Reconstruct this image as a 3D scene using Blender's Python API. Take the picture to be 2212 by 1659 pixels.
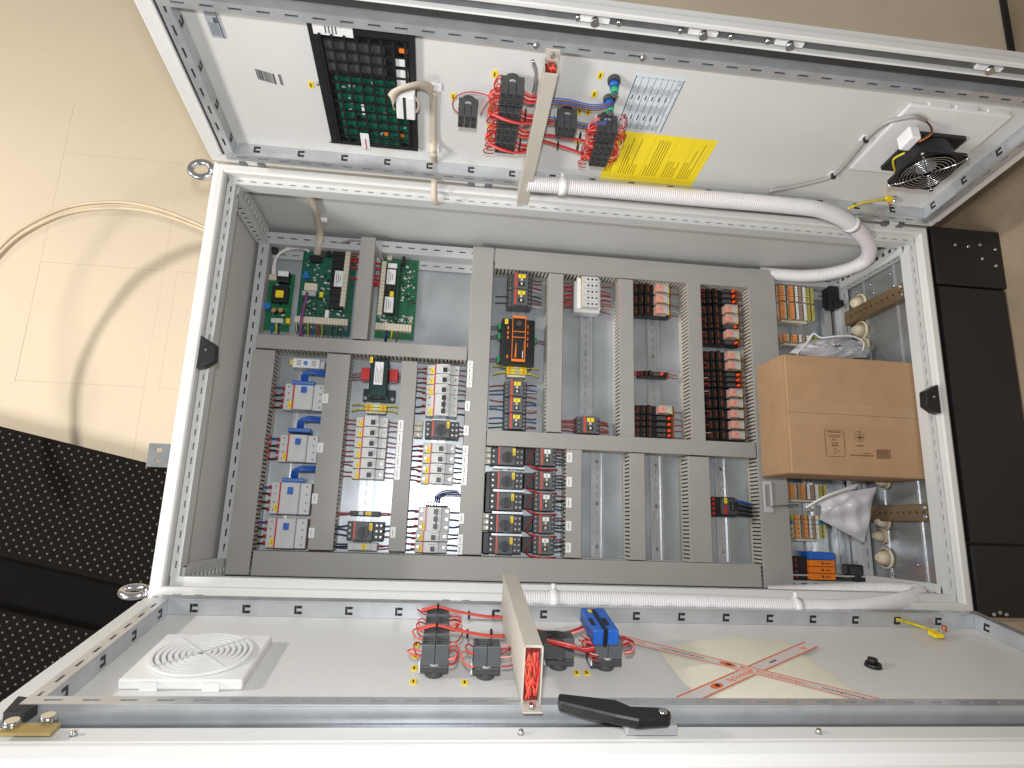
import bpy, math, random
from mathutils import Vector, Matrix
random.seed(7)
for o in list(bpy.data.objects): bpy.data.objects.remove(o)
SC = bpy.context.scene
COL = SC.collection

# ------------------------------------------------------------------ camera
# the photograph was taken with the camera rolled a quarter turn: world up (+Z) points to the left of the picture
ZB = 0.202                                  # plinth height: cabinet body stands from ZB upwards
IW, IH, FPX = 2212.0, 1659.0, 1342.476      # photo measured on a 2212 x 1659 grid
CXP, CYP = 1106.0, 829.5
def rotvec(w):
    w = Vector(w); t = w.length
    return Matrix.Rotation(t, 3, w.normalized())
R = rotvec((-0.2194, -0.1134, 0.0456)) @ Matrix(((0, 0, -1), (-1, 0, 0), (0, 1, 0)))   # rows: right, down, forward
CAM = Vector((-0.3132, -1.3675, 1.2373 + ZB))
cd = bpy.data.cameras.new('camera'); cam = bpy.data.objects.new('camera', cd); COL.objects.link(cam)
mr = Matrix((R[0], -R[1], -R[2])).transposed().to_4x4(); mr.translation = CAM
cam.matrix_world = mr
cd.sensor_width = 36.0; cd.lens = 36.0 * FPX / IW; cd.clip_start = 0.02; cd.clip_end = 100
SC.camera = cam
def ray(u, v): return R.transposed() @ Vector(((u - CXP) / FPX, (v - CYP) / FPX, 1.0))

# ------------------------------------------------------------------ light
w = bpy.data.worlds.new('World'); SC.world = w; w.use_nodes = True
w.node_tree.nodes['Background'].inputs[0].default_value = (0.98, 0.98, 0.97, 1)
w.node_tree.nodes['Background'].inputs[1].default_value = 0.27
def area(name, loc, target, sx, sy, power, colr):
    l = bpy.data.lights.new(name, 'AREA'); l.shape = 'RECTANGLE'; l.size = sx; l.size_y = sy; l.energy = power; l.color = colr
    o = bpy.data.objects.new(name, l); COL.objects.link(o); o.location = loc
    o.rotation_euler = (Vector(target) - Vector(loc)).to_track_quat('-Z', 'Y').to_euler(); return o
area('ceiling_lamp', (0.40, -1.05, 3.75), (0.1, 0.2, 1.2), 0.16, 0.10, 35, (1.0, 0.96, 0.91))
area('ceiling_lamp', (-1.3, -1.5, 3.6), (0.2, 0.0, 1.1), 1.0, 0.4, 54, (1.0, 0.97, 0.94))  # extra overhead lamp, added to brighten the right-hand door
area('camera_flash', (-0.20, -1.42, 1.2373 + ZB + 0.03), (-0.05, 0.3, 1.05), 0.07, 0.05, 15, (0.95, 0.97, 1.0))
SC.view_settings.view_transform = 'Standard'; SC.view_settings.look = 'None'
SC.view_settings.exposure = 0.0; SC.view_settings.gamma = 1.0
SC.render.engine = 'CYCLES'

# ------------------------------------------------------------------ helpers
def lin(c):
    out = []
    for x in c:
        x /= 255.0
        out.append(x / 12.92 if x <= 0.04045 else ((x + 0.055) / 1.055) ** 2.4)
    return out
MATS = {}
def mat(name, rgb, rough=0.5, metal=0.0, var=0.06, scale=30.0, bump=0.0, bscale=300.0, spec=0.5, trans=0.0, alpha=1.0, coat=0.0):
    if name in MATS: return MATS[name]
    m = bpy.data.materials.new(name); m.use_nodes = True; MATS[name] = m
    nt = m.node_tree; b = nt.nodes['Principled BSDF']; c = lin(rgb)
    b.inputs['Roughness'].default_value = rough; b.inputs['Metallic'].default_value = metal
    b.inputs['Specular IOR Level'].default_value = spec
    b.inputs['Transmission Weight'].default_value = trans; b.inputs['Alpha'].default_value = alpha
    b.inputs['Coat Weight'].default_value = coat
    b.inputs['Base Color'].default_value = (*c, 1)
    if var > 0 or bump > 0:
        tc = nt.nodes.new('ShaderNodeTexCoord')
    if var > 0:
        n = nt.nodes.new('ShaderNodeTexNoise'); n.inputs['Scale'].default_value = scale; n.inputs['Detail'].default_value = 4
        nt.links.new(tc.outputs['Object'], n.inputs['Vector'])
        r = nt.nodes.new('ShaderNodeValToRGB'); r.color_ramp.elements[0].position = .3; r.color_ramp.elements[1].position = .7
        r.color_ramp.elements[0].color = (*[x * (1 - var) for x in c], 1); r.color_ramp.elements[1].color = (*[min(1, x * (1 + var)) for x in c], 1)
        nt.links.new(n.outputs['Fac'], r.inputs['Fac']); nt.links.new(r.outputs['Color'], b.inputs['Base Color'])
        if rough > .12:
            mr_ = nt.nodes.new('ShaderNodeMapRange'); mr_.inputs['To Min'].default_value = rough * .85; mr_.inputs['To Max'].default_value = min(1, rough * 1.15)
            nt.links.new(n.outputs['Fac'], mr_.inputs['Value']); nt.links.new(mr_.outputs['Result'], b.inputs['Roughness'])
    if bump > 0:
        n2 = nt.nodes.new('ShaderNodeTexNoise'); n2.inputs['Scale'].default_value = bscale; n2.inputs['Detail'].default_value = 3
        nt.links.new(tc.outputs['Object'], n2.inputs['Vector'])
        bp = nt.nodes.new('ShaderNodeBump'); bp.inputs['Strength'].default_value = bump; bp.inputs['Distance'].default_value = .002
        nt.links.new(n2.outputs['Fac'], bp.inputs['Height']); nt.links.new(bp.outputs['Normal'], b.inputs['Normal'])
    return m

class MB:
    """collects shapes; frame coordinates (p, q, h) go through f to world"""
    def __init__(s, f=None): s.v = []; s.f = []; s.fn = f if f else (lambda a, b, c: Vector((a, b, c))); s.sm = []
    def add(s, vs, fs, smooth=False):
        n = len(s.v); s.v += [s.fn(*x) for x in vs]; s.f += [[i + n for i in f] for f in fs]; s.sm += [smooth] * len(fs); return s
    def box(s, a0, a1, b0, b1, c0, c1):
        if a0 > a1: a0, a1 = a1, a0
        if b0 > b1: b0, b1 = b1, b0
        if c0 > c1: c0, c1 = c1, c0
        vs = [(a0, b0, c0), (a1, b0, c0), (a1, b1, c0), (a0, b1, c0), (a0, b0, c1), (a1, b0, c1), (a1, b1, c1), (a0, b1, c1)]
        return s.add(vs, [(3, 2, 1, 0), (4, 5, 6, 7), (0, 1, 5, 4), (1, 2, 6, 5), (2, 3, 7, 6), (3, 0, 4, 7)])
    def prism(s, pts, c0, c1):            # polygon in (a, b), extruded in c
        n = len(pts); vs = [(x, y, c0) for x, y in pts] + [(x, y, c1) for x, y in pts]
        fs = [list(range(n))[::-1], list(range(n, 2 * n))] + [(i, (i + 1) % n, n + (i + 1) % n, n + i) for i in range(n)]
        return s.add(vs, fs)
    def cyl(s, a, b, r, c0, c1, n=12, r1=None):   # axis along c
        r1 = r if r1 is None else r1
        vs = [(a + r * math.cos(6.28318 * i / n), b + r * math.sin(6.28318 * i / n), c0) for i in range(n)]
        vs += [(a + r1 * math.cos(6.28318 * i / n), b + r1 * math.sin(6.28318 * i / n), c1) for i in range(n)]
        s.add(vs, [(i, (i + 1) % n, n + (i + 1) % n, n + i) for i in range(n)], True)
        m = len(s.v) - 2 * n
        s.f += [[m + i for i in range(n)][::-1], [m + n + i for i in range(n)]]; s.sm += [False, False]; return s
    def ring(s, a, b, r0, r1, c0, c1, n=24):
        vs = []
        for r, c in ((r0, c0), (r1, c0), (r1, c1), (r0, c1)):
            vs += [(a + r * math.cos(6.28318 * i / n), b + r * math.sin(6.28318 * i / n), c) for i in range(n)]
        fs = []
        for k in range(4):
            for i in range(n):
                j = (i + 1) % n; l = (k + 1) % 4
                fs.append((k * n + i, k * n + j, l * n + j, l * n + i))
        return s.add(vs, fs)
    def tube(s, pts, r, n=8, closed=False, rad=None):   # pts in frame coordinates
        P = [s.fn(*p) for p in pts]; return s.wtube(P, r, n, closed, rad)
    def wtube(s, P, r, n=8, closed=False, rad=None):
        m = len(P); base = len(s.v); prev = None
        for i in range(m):
            if closed: t = P[(i + 1) % m] - P[i - 1]
            else: t = P[min(i + 1, m - 1)] - P[max(i - 1, 0)]
            if t.length < 1e-9: t = Vector((0, 0, 1))
            t.normalize()
            if prev is None:
                a = Vector((0, 0, 1)) if abs(t.z) < .9 else Vector((1, 0, 0))
                x = t.cross(a).normalized()
            else:
                x = prev - t * prev.dot(t)
                x = x.normalized() if x.length > 1e-6 else t.orthogonal().normalized()
            prev = x; y = t.cross(x); rr = rad[i] if rad else r
            for k in range(n):
                an = 6.283185 * k / n
                s.v.append(P[i] + x * (rr * math.cos(an)) + y * (rr * math.sin(an)))
        for i in range(m if closed else m - 1):
            j = (i + 1) % m
            for k in range(n):
                l = (k + 1) % n
                s.f.append([base + i * n + k, base + i * n + l, base + j * n + l, base + j * n + k]); s.sm.append(True)
        if not closed:
            s.f.append([base + k for k in range(n)][::-1]); s.f.append([base + (m - 1) * n + k for k in range(n)]); s.sm += [False, False]
        return s
    def strap(s, pts, wv, th):             # flat ribbon along world points pts; wv = width vector (world)
        P = [s.fn(*p) for p in pts]; base = len(s.v); m = len(P); W = Vector(wv)
        for i in range(m):
            t = (P[min(i + 1, m - 1)] - P[max(i - 1, 0)]).normalized(); ww = (W - t * W.dot(t)); ww = ww.normalized() * W.length
            nn = t.cross(ww).normalized() * th
            s.v += [P[i] - ww - nn, P[i] + ww - nn, P[i] + ww + nn, P[i] - ww + nn]
        for i in range(m - 1):
            for k in range(4):
                l = (k + 1) % 4
                s.f.append([base + i * 4 + k, base + i * 4 + l, base + (i + 1) * 4 + l, base + (i + 1) * 4 + k]); s.sm.append(k in (0, 2))
        s.f.append([base + 3, base + 2, base + 1, base]); s.f.append([base + (m - 1) * 4 + k for k in range(4)]); s.sm += [False, False]
        return s

def crom(P, k=8):                          # smooth path through points
    P = [Vector(p) for p in P]; out = []
    for i in range(len(P) - 1):
        a = P[i - 1] if i else P[0] * 2 - P[1]; b = P[i]; c = P[i + 1]; d = P[i + 2] if i + 2 < len(P) else P[-1] * 2 - P[-2]
        for j in range(k):
            t = j / k
            out.append(.5 * ((2 * b) + (c - a) * t + (2 * a - 5 * b + 4 * c - d) * t * t + (3 * b - a - 3 * c + d) * t ** 3))
    out.append(P[-1]); return out

def thing(name, label, cat, loc, group=None, kind=None):
    o = bpy.data.objects.new(name, None); COL.objects.link(o); o.location = loc; o.empty_display_size = .02
    if label: o['label'] = label
    if cat: o['category'] = cat
    if group: o['group'] = group
    if kind: o['kind'] = kind
    return o
def root_of(o):
    while o.parent: o = o.parent
    return o
def part(name, mb, m, parent=None, bevel=0, kind=None, label=None, cat=None, group=None, seg=2):
    off = root_of(parent).location.copy() if parent else Vector((0, 0, 0))
    if parent is None:
        xs = [p for p in mb.v]; off = Vector((sum(p.x for p in xs) / len(xs), sum(p.y for p in xs) / len(xs), min(p.z for p in xs)))
    me = bpy.data.meshes.new(name); me.from_pydata([tuple(p - off) for p in mb.v], [], mb.f)
    for i, p in enumerate(me.polygons): p.use_smooth = mb.sm[i]
    me.materials.append(m)
    o = bpy.data.objects.new(name, me); COL.objects.link(o)
    if parent: o.parent = parent
    else: o.location = off
    if bevel:
        b = o.modifiers.new('bevel', 'BEVEL'); b.width = bevel; b.segments = seg; b.limit_method = 'ANGLE'; b.angle_limit = .6
    if kind: o['kind'] = kind
    if label: o['label'] = label
    if cat: o['category'] = cat
    if group: o['group'] = group
    return o

class Frame:
    """a mounting surface: p runs to the picture's right, q to the picture's top, h off the surface"""
    def __init__(s, O, ep, eq): s.O = Vector(O); s.ep = Vector(ep).normalized(); s.eq = Vector(eq).normalized(); s.eh = s.ep.cross(s.eq).normalized()
    def w(s, p, q, h): return s.O + s.ep * p + s.eq * q + s.eh * h
    def px(s, u, v, h=0.0):
        d = ray(u, v); t = ((s.O + s.eh * h) - CAM).dot(s.eh) / d.dot(s.eh); x = CAM + d * t - s.O
        return x.dot(s.ep), x.dot(s.eq)
    def rect(s, u, v, du, dv, h):
        p, q = s.px(u, v, h); a = s.px(u + du / 2, v, h)[0] - s.px(u - du / 2, v, h)[0]; b = s.px(u, v - dv / 2, h)[1] - s.px(u, v + dv / 2, h)[1]
        return p, q, a, b
    def mb(s): return MB(s.w)
W2 = 0.4884                                # half width of the body
HB = 1.8                                   # body height
YP = 0.345                                 # mounting plate
PL = Frame((0, YP, ZB), (0, 0, -1), (1, 0, 0))
a1 = math.radians(-82.5); DT = Frame((W2, -0.012, ZB), (0, 0, -1), (math.cos(a1), math.sin(a1), 0))     # right-hand door
a2 = math.radians(-103); DB = Frame((-W2, -0.012, ZB), (0, 0, -1), (-math.cos(a2), -math.sin(a2), 0)) # left-hand door

def text(s, fr, p, q, h, size, ang, m, parent, sx=1.0, name='lettering'):
    cu = bpy.data.curves.new('t', 'FONT'); cu.body = s; cu.size = size; cu.extrude = .0002; cu.resolution_u = 1
    t = bpy.data.objects.new('t', cu); COL.objects.link(t); bpy.context.view_layer.update()
    me = bpy.data.meshes.new_from_object(t.evaluated_get(bpy.context.evaluated_depsgraph_get()))
    bpy.data.objects.remove(t); mb = fr.mb(); c, sn = math.cos(ang), math.sin(ang)
    mb.add([(p + (v.co.x * c * sx - v.co.y * sn), q + (v.co.x * sn * sx + v.co.y * c), h + v.co.z) for v in me.vertices], [list(f.vertices) for f in me.polygons])
    return part(name, mb, m, parent)

# materials
PAINT = mat('cabinet_paint', (214, 213, 209), .38, 0, .02, 6, .25, 900)
PAINT2 = mat('inner_panel_paint', (205, 206, 203), .42, 0, .03, 5, .3, 900)
STEEL = mat('zinc_steel', (196, 199, 202), .30, .6, .10, 22, .05, 200)
DSTEEL = mat('dull_steel', (120, 123, 125), .45, .7, .12, 30)
CHROME = mat('bright_metal', (215, 215, 215), .18, 1.0, .04, 60)
DUCTF = mat('duct_finger_lit', (190, 184, 172), .5, 0, .04, 12)  # duct plastic lightened, so the finger sides look lit
DUCT = mat('duct_plastic', (156, 153, 148), .5, 0, .04, 12, .15, 700)
DUCTL = mat('duct_plastic_light', (186, 180, 168), .5, 0, .03, 12)
BLACK = mat('black_plastic', (26, 25, 27), .42, 0, .15, 40)
DGREY = mat('dark_grey_plastic', (66, 66, 66), .5, 0, .10, 60, .2, 500)
MGREY = mat('mid_grey_plastic', (86, 90, 92), .5, 0, .10, 60, .2, 500)
LGREY = mat('light_grey_plastic', (198, 198, 196), .42, 0, .04, 40)
WHITE = mat('white_plastic', (228, 228, 226), .4, 0, .03, 30)
ORDN = ['first', 'second', 'third', 'fourth', 'fifth', 'sixth', 'seventh', 'eighth', 'ninth', 'tenth']
CREAM = mat('cream_plastic', (208, 200, 180), .5, 0, .05, 40)
RED = mat('red_plastic', (186, 36, 38), .4, 0, .08, 60)
ORANGE = mat('orange_plastic', (226, 120, 28), .45, 0, .06, 40)
BLUE = mat('blue_plastic', (38, 98, 188), .4, 0, .06, 40)
YEL = mat('yellow_tag', (236, 206, 30), .5, 0, .06, 80)
INK = mat('ink', (40, 38, 40), .6, 0, 0)
GRN = mat('circuit_board_green', (22, 84, 64), .35, 0, .22, 90)
WR = mat('wire_red', (170, 28, 38), .45, 0, .12, 40)
WOR = mat('wire_orange_red', (222, 78, 56), .45, 0, .12, 40)
WB = mat('wire_blue', (28, 84, 170), .4, 0, .1, 40)
WDB = mat('wire_dark_blue', (34, 40, 92), .4, 0, .1, 40)
WK = mat('wire_black', (30, 29, 32), .45, 0, .1, 40)
WG = mat('wire_grey', (84, 84, 86), .45, 0, .1, 40)
WW = mat('wire_white', (214, 206, 202), .45, 0, .08, 40)
WPK = mat('wire_pink', (226, 150, 142), .45, 0, .08, 40)
WY = mat('wire_green_yellow', (206, 188, 36), .45, 0, .25, 160)
WBR = mat('wire_brown', (112, 66, 40), .45, 0, .1, 40)
WPU = mat('wire_purple', (122, 64, 120), .45, 0, .1, 40)
CARD = mat('cardboard', (168, 134, 100), .8, 0, .06, 18, .3, 500)
GASK = mat('foam_gasket', (44, 43, 42), .8, 0, .15, 60, .5, 400)
RIB = mat('ribbon_cable', (196, 184, 166), .55, 0, .05, 30)
TAN = mat('tan_tube', (198, 182, 154), .5, 0, .08, 20)
HOSE = mat('white_conduit', (222, 218, 218), .45, 0, .03, 20)
# ------------------------------------------------------------------ setting
WM = MB(); WM.box(-2.2, 2.2, -3.2, 1.2, -.05, 0)
fm = mat('concrete_floor', (150, 132, 110), .45, 0, .22, 5, .5, 120)
part('floor', WM, fm, kind='structure')
wallm = mat('wall_paint', (203, 188, 163), .7, 0, .025, 3, .4, 260)
wallm2 = mat('wall_mortar', (128, 112, 92), .9, 0, .1, 20)
wl = part('wall', MB().box(-1.6, 2.6, .505, .6, 0, 3.6), wallm2, kind='structure')
zc = [.0, .26, .60, .94, 1.28, 1.62, 1.96, 2.26, 2.30, 2.645, 2.99, 3.33, 3.6]
for i in range(len(zc) - 1):
    L = .36 if i % 2 == 0 else .18
    if i == 7: L = .42
    x = -1.6 + (.37 if i == 9 else 0.197 if i % 2 == 0 else .05) - .36
    while x < 2.6:
        x1 = min(x + L, 2.6)
        if x1 > -1.6 and x1 - max(x, -1.6) > .01:
            vis = x1 > -.5 and zc[i + 1] > 1.8
            g = random.choice((.00002, .00004, .00008, .0003)) if i % 2 else random.choice((.00003, .00008, .0004)); gz = random.choice((.00004, .0001, .0003))
            d = random.uniform(0, .0006)
            part('block', MB().box(max(x, -1.6) + g, x1 - g, .498 - d, .506, zc[i] + gz, zc[i + 1] - gz), wallm, wl)
        x = x1
pm = mat('beige_board', (206, 192, 168), .7, 0, .04, 8)
t = thing('board', 'tall beige board with black foot strip standing beside the open right door', 'board', (1.6, -.1, 0))
part('panel', MB().box(.74, 2.6, -.12, -.085, .018, 2.1), pm, t)
part('foot_strip', MB().box(.735, 2.6, -.126, -.08, 0, .018), BLACK, t)

# black dimpled sheet leaning against the wall beside the cabinet
t = thing('dimpled_sheet', 'black dimpled plastic sheet leaning against the wall above the cabinet', 'sheet', (-.7, .40, 0))
SH = mat('black_sheet', (17, 14, 11), .9, 0, .2, 20, spec=.12)
SHD = mat('dimple', (92, 84, 70), .4, 0, .2, 60)
def sheet_frame(y): return Frame((0, y, ZB), (0, 0, -1), (1, 0, 0))
def tilted(F, u0, v0, u1, v1, h0, h1, name):
    a = Vector(F.px(u0, v0)); b = Vector(F.px(u1, v1)); return a, b
S1 = sheet_frame(.44)
e0 = Vector(S1.px(-40, 911)); e1 = Vector(S1.px(330, 1003)); f0 = Vector(S1.px(-40, 1192)); f1 = Vector(S1.px(330, 1272))
dirv = (e1 - e0).normalized(); nrm = Vector((dirv.y, -dirv.x)) * 1.0
L0 = e0 - dirv * .35; L1 = e1 + dirv * 1.75
wd = abs((f0 - e0).dot(nrm)); 
def slab(F, base, wdt, h0, h1, mbx): 
    pts = [base, base + dirv * 2.42, base + dirv * 2.42 + nrm * wdt, base + nrm * wdt]
    pts = [(x.x, x.y) for x in pts]
    return mbx.prism(pts[::-1], h0, h1)
S1 = Frame((0, .44, ZB), (0, 0, -1), (1, 0, 0))
part('front_fold', slab(S1, L0, wd, -.015, 0, S1.mb()), SH, t, .002)
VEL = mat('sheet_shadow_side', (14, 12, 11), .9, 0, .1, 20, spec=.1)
part('fold_shade', slab(S1, L0 + nrm * (wd - .01), .2, -.052, -.046, S1.mb()), VEL, t)  # shadow between the folds, put in as a near-black strip
part('rear_fold', slab(S1, L0 + nrm * (wd + .125), .5, -.045, -.02, S1.mb()), SH, t, .01)
def dimples(base, wdt, h, n1):
    mb = S1.mb(); k = 0; y = .013
    while y < wdt - .005:
        for i in range(n1):
            c = base + dirv * (.012 + i * .0262 + (.0131 if k % 2 else 0)) + nrm * y
            r = .0034
            vs = []
            for rr, hh in ((r, h), (r * .6, h + .0022)):
                vs += [(c.x + rr * math.cos(6.283 * j / 6), c.y + rr * math.sin(6.283 * j / 6), hh) for j in range(6)]
            mb.add(vs, [(j, (j + 1) % 6, 6 + (j + 1) % 6, 6 + j) for j in range(6)] + [[6, 7, 8, 9, 10, 11]], True)
        y += .0135; k += 1
    return mb
part('dimples', dimples(L0, wd, 0, 40), SHD, t, kind='stuff')
part('dimples', dimples(L0 + nrm * (wd + .125), .45, -.02, 36), SHD, t, kind='stuff')

# coil of tan tubes standing up behind the cabinet top
CF = Frame((0, .27, ZB), (0, 0, -1), (1, 0, 0))
pts = [CF.px(*q) for q in [(470, 512), (440, 492), (340, 454), (250, 441), (150, 452), (60, 492), (0, 543)]]
coil = thing('tube_coil', 'loop of several tan plastic tubes rising above the cabinet top', 'tube', (0.2, .27, ZB + HB))
for k in range(6):
    off = [-.003, .003, -.009, .008, -.014, -.008][k]; dy = [0, .006, .002, -.005, .004, -.008][k]
    P = [(p, q + off * min(1, (i + 1) / 4), dy) for i, (p, q) in enumerate(pts)]
    top = P[-1]
    P += [(*CF.px(u, v), dy) for u, v in ((-70, 640), (-112, 750), (-112, 870 + 14 * k), (-70, 965 + 10 * k))]
    part('tube', MB().wtube([CF.w(*x) for x in crom(P, 8)], .0042, 8), TAN, coil)

# ------------------------------------------------------------------ cabinet body
cab = thing('electrical_cabinet', 'tall light grey electrical cabinet with both doors open on a black plinth', 'cabinet', (0, .2, 0))
def zz(z): return z + ZB
fr = MB()
o, i_ = W2, W2 - .032
prof = [(0, .03), (0, .008), (.002, .003), (.014, -.008), (.028, -.008), (.032, -.005), (.032, .03)]   # inset, depth
vs = []; n_ = len(prof)
for sx, sz in ((-1, 0), (1, 0), (1, 1), (-1, 1)):
    for a, y in prof: vs.append((sx * (o - a), y, zz(a if sz == 0 else HB - a)))
fr.add(vs, [(k * n_ + j, ((k + 1) % 4) * n_ + j, ((k + 1) % 4) * n_ + j + 1, k * n_ + j + 1) for k in range(4) for j in range(n_ - 1)] + [(k * n_, k * n_ + n_ - 1, ((k + 1) % 4) * n_ + n_ - 1, ((k + 1) % 4) * n_) for k in range(4)])
part('front_frame', fr, PAINT, cab, .001)
part('top_panel', MB().box(-o, o, .03, .42, zz(HB - .022), zz(HB)), PAINT, cab)
part('side_panel', MB().box(o - .015, o, .03, .42, zz(.0), zz(HB - .022)), PAINT2, cab)
part('side_panel', MB().box(-o, -o + .015, .03, .42, zz(.0), zz(HB - .022)), PAINT2, cab)
part('back_panel', MB().box(-o + .015, o - .015, .405, .42, zz(0), zz(HB - .022)), PAINT2, cab)
GALV = mat('galvanized_sheet', (172, 177, 180), .32, .42, .16, 9, .06, 60)
BOTM = mat('bottom_zinc', (158, 160, 160), .24, .6, .12, 9, .05, 40)
part('bottom_panel', MB().box(-o + .015, o - .015, .03, .405, zz(.008), zz(.026)), BOTM, cab)
for y in (.10, .225):
    part('bottom_seam', MB().box(-o + .05, o - .05, y, y + .006, zz(.026), zz(.0285)), STEEL, cab)
def perf(fn, a0, a1, b0, b1, c0, c1, pitch, sl, sw):
    """strip along a with slots cut through: two long edges and cross bars"""
    m = MB(fn); bm = (b0 + b1) / 2
    m.box(a0, a1, b0, bm - sw / 2, c0, c1); m.box(a0, a1, bm + sw / 2, b1, c0, c1)
    a = a0
    while a < a1 - 1e-6:
        e = min(a + pitch - sl, a1); m.box(a, e, bm - sw / 2, bm + sw / 2, c0, c1); a += pitch
    return m
DK = mat('slot_shade', (70, 72, 76), .6, .3, .1, 30)  # dark filler standing in for the shade behind slots and holes
RAILP = mat('shaded_rail_paint', (178, 180, 180), .42, 0, .03, 5)  # inner paint darkened to carry the shade on the rear rails
# rear rails (two faces each) round the mounting plate, and slotted inner lips of the front frame
for sgn in (-1, 1):
    f = lambda a, b, c, s=sgn: Vector((s * b, c, a))
    part('rear_rail', perf(f, zz(.03), zz(HB - .03), .425 + .012 * (sgn < 0), .455, .292, .296, .036, .018, .0042), RAILP, cab)
    part('rear_rail', MB(f).box(zz(.03), zz(HB - .03), .421, .425, .292, .335), RAILP, cab)
    part('rear_rail', perf(f, zz(.03), zz(HB - .03), .396, .421, .335, .338, .036, .018, .0042), RAILP, cab)
    part('rail_slot_shade', MB(f).box(zz(.03), zz(HB - .03), .43, .45, .299, .33), DK, cab)
    part('frame_lip', perf(f, zz(.036), zz(HB - .036), i_ - .018, i_, .012, .015, .03, .014, .0026) if sgn > 0 else MB(f).box(zz(.036), zz(HB - .036), i_ - .018, i_, .012, .015), PAINT2, cab)
    part('frame_lip_wall', MB(f).box(zz(.036), zz(HB - .036), i_ - .018, i_ - .014, .015, .045), PAINT2, cab)
for z0, s in ((.03, 1), (HB - .03, -1)):
    f = lambda a, b, c, z0=z0, s=s: Vector((a, c, zz(z0 + s * b)))
    part('rear_rail', perf(f, -.42, .42, .002, .026, .292, .296, .036, .018, .0042), RAILP, cab)
    part('rear_rail', MB(f).box(-.42, .42, .026, .030, .292, .335), RAILP, cab)
    part('frame_lip', perf(f, -i_ + .018, i_ - .018, .004, .022, .012, .015, .03, .014, .0032), PAINT2, cab)
    part('frame_lip_wall', MB(f).box(-i_ + .018, i_ - .018, .018, .022, .015, .045), PAINT2, cab)
# depth posts in the four corners, with square holes on both faces
for sx in (-1, 1):
    for z0, s in ((.03, 1), (HB - .026, -1)):
        f = lambda a, b, c, sx=sx, z0=z0, s=s: Vector((sx * (.468 - b), a, zz(z0 + s * c)))
        part('corner_post', perf(f, .03, .29, .004, .046, .026, .029, .025, .013, .011), PAINT2, cab)
        f2 = lambda a, b, c, sx=sx, z0=z0, s=s: Vector((sx * (.468 - c), a, zz(z0 + s * b)))
        part('corner_post', perf(f2, .03, .29, .0, .026, .046, .049, .025, .013, .009), PAINT2, cab)
        part('post_hole_shade', MB(f).box(.03, .29, .006, .04, .004, .022), DK, cab)
part('mounting_plate', MB().box(-.425, .425, YP, YP + .003, zz(.06), zz(1.765)), GALV, cab)
# plinth
pl = part('plinth', MB().box(-o + .02, o - .02, .015, .40, .004, ZB - .004), BLACK, cab)
part('plinth_front', MB().box(-.32, .32, .0, .012, .006, ZB - .008), mat('plinth_cover', (30, 28, 27), .45, 0, .08, 8), pl)
for s in (-1, 1):
    c = part('plinth_corner', MB().box(s * .325, s * (o - .002), -.004, .0145, .0, ZB - .0045), BLACK, pl, .004)
for u, v in ((2062, 530), (2115, 530), (2090, 533), (2148, 540), (2150, 575), (2120, 560), (2158, 1323), (2172, 1327), (2145, 1327)):
    f = Frame((0, -.0045, ZB), (0, 0, -1), (1, 0, 0)); p, q = f.px(u, v)
    part('plinth_bolt', f.mb().cyl(p, q, .004, 0, .004, 8), CHROME, pl)
# eye bolts
for u, v in ((437, 367), (283, 1278)):
    tw = 1.0 if v < 700 else .38
    d = ray(u, v); tt = (.03 - CAM.y) / d.y; c = CAM + d * tt; z0 = zz(HB)
    P = [Vector((c.x + .020 * tw * math.cos(a), .03 + .020 * (1.05 - tw) * math.cos(a), z0 + .036 + .024 * math.sin(a))) for a in [6.2832 * k / 24 for k in range(24)]]
    e = part('eye_bolt', MB().wtube(P, .0078, 12, True), CHROME, cab)
    part('eye_collar', MB(lambda a, b, h, c=c: Vector((c.x + a, .03 + b, z0 + h))).cyl(0, 0, .018, 0, .016, 16, .012), CHROME, e)
# mounting lug at the top
LG = Frame((0, .30, ZB), (0, 0, -1), (1, 0, 0))
p0, q0 = LG.px(323, 957); p1, q1 = LG.px(366, 1010)
lug = LG.mb(); lug.box(p0, -HB, q0, q0 - .012, -.003, 0); lug.box(p0, -HB, q1, q1 + .012, -.003, 0)
qm = (q0 - .012 + q1 + .012) / 2; lug.box(p0, -HB, qm - .008, qm + .008, -.003, 0)
for a, b in ((q0 - .012, qm + .008), (qm - .008, q1 + .012)): lug.box(p0, p0 + .018, a, b, -.003, 0); lug.box(p0 + .032, -HB, a, b, -.003, 0)
part('mounting_lug', lug, DSTEEL, cab)
# black latch catches on the frame
for (u, v, s) in ((447, 762, 1), (2012, 862, -1)):
    LF = Frame((0, -.008, ZB), (0, 0, -1), (1, 0, 0)); p, q = LF.px(u, v, .004)
    m = LF.mb(); m.prism([(p - s * .016, q - .036), (p - s * .016, q + .036), (p - s * .004, q + .03), (p + s * .018, q + .018), (p + s * .02, q - .018), (p, q - .032)][::(1 if s < 0 else -1)], -.012, .012)
    c = part('latch_catch', m, BLACK, cab, .002)
    part('catch_screw', LF.mb().cyl(p, q + .004, .003, .012, .0135, 8), CHROME, c)

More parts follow.
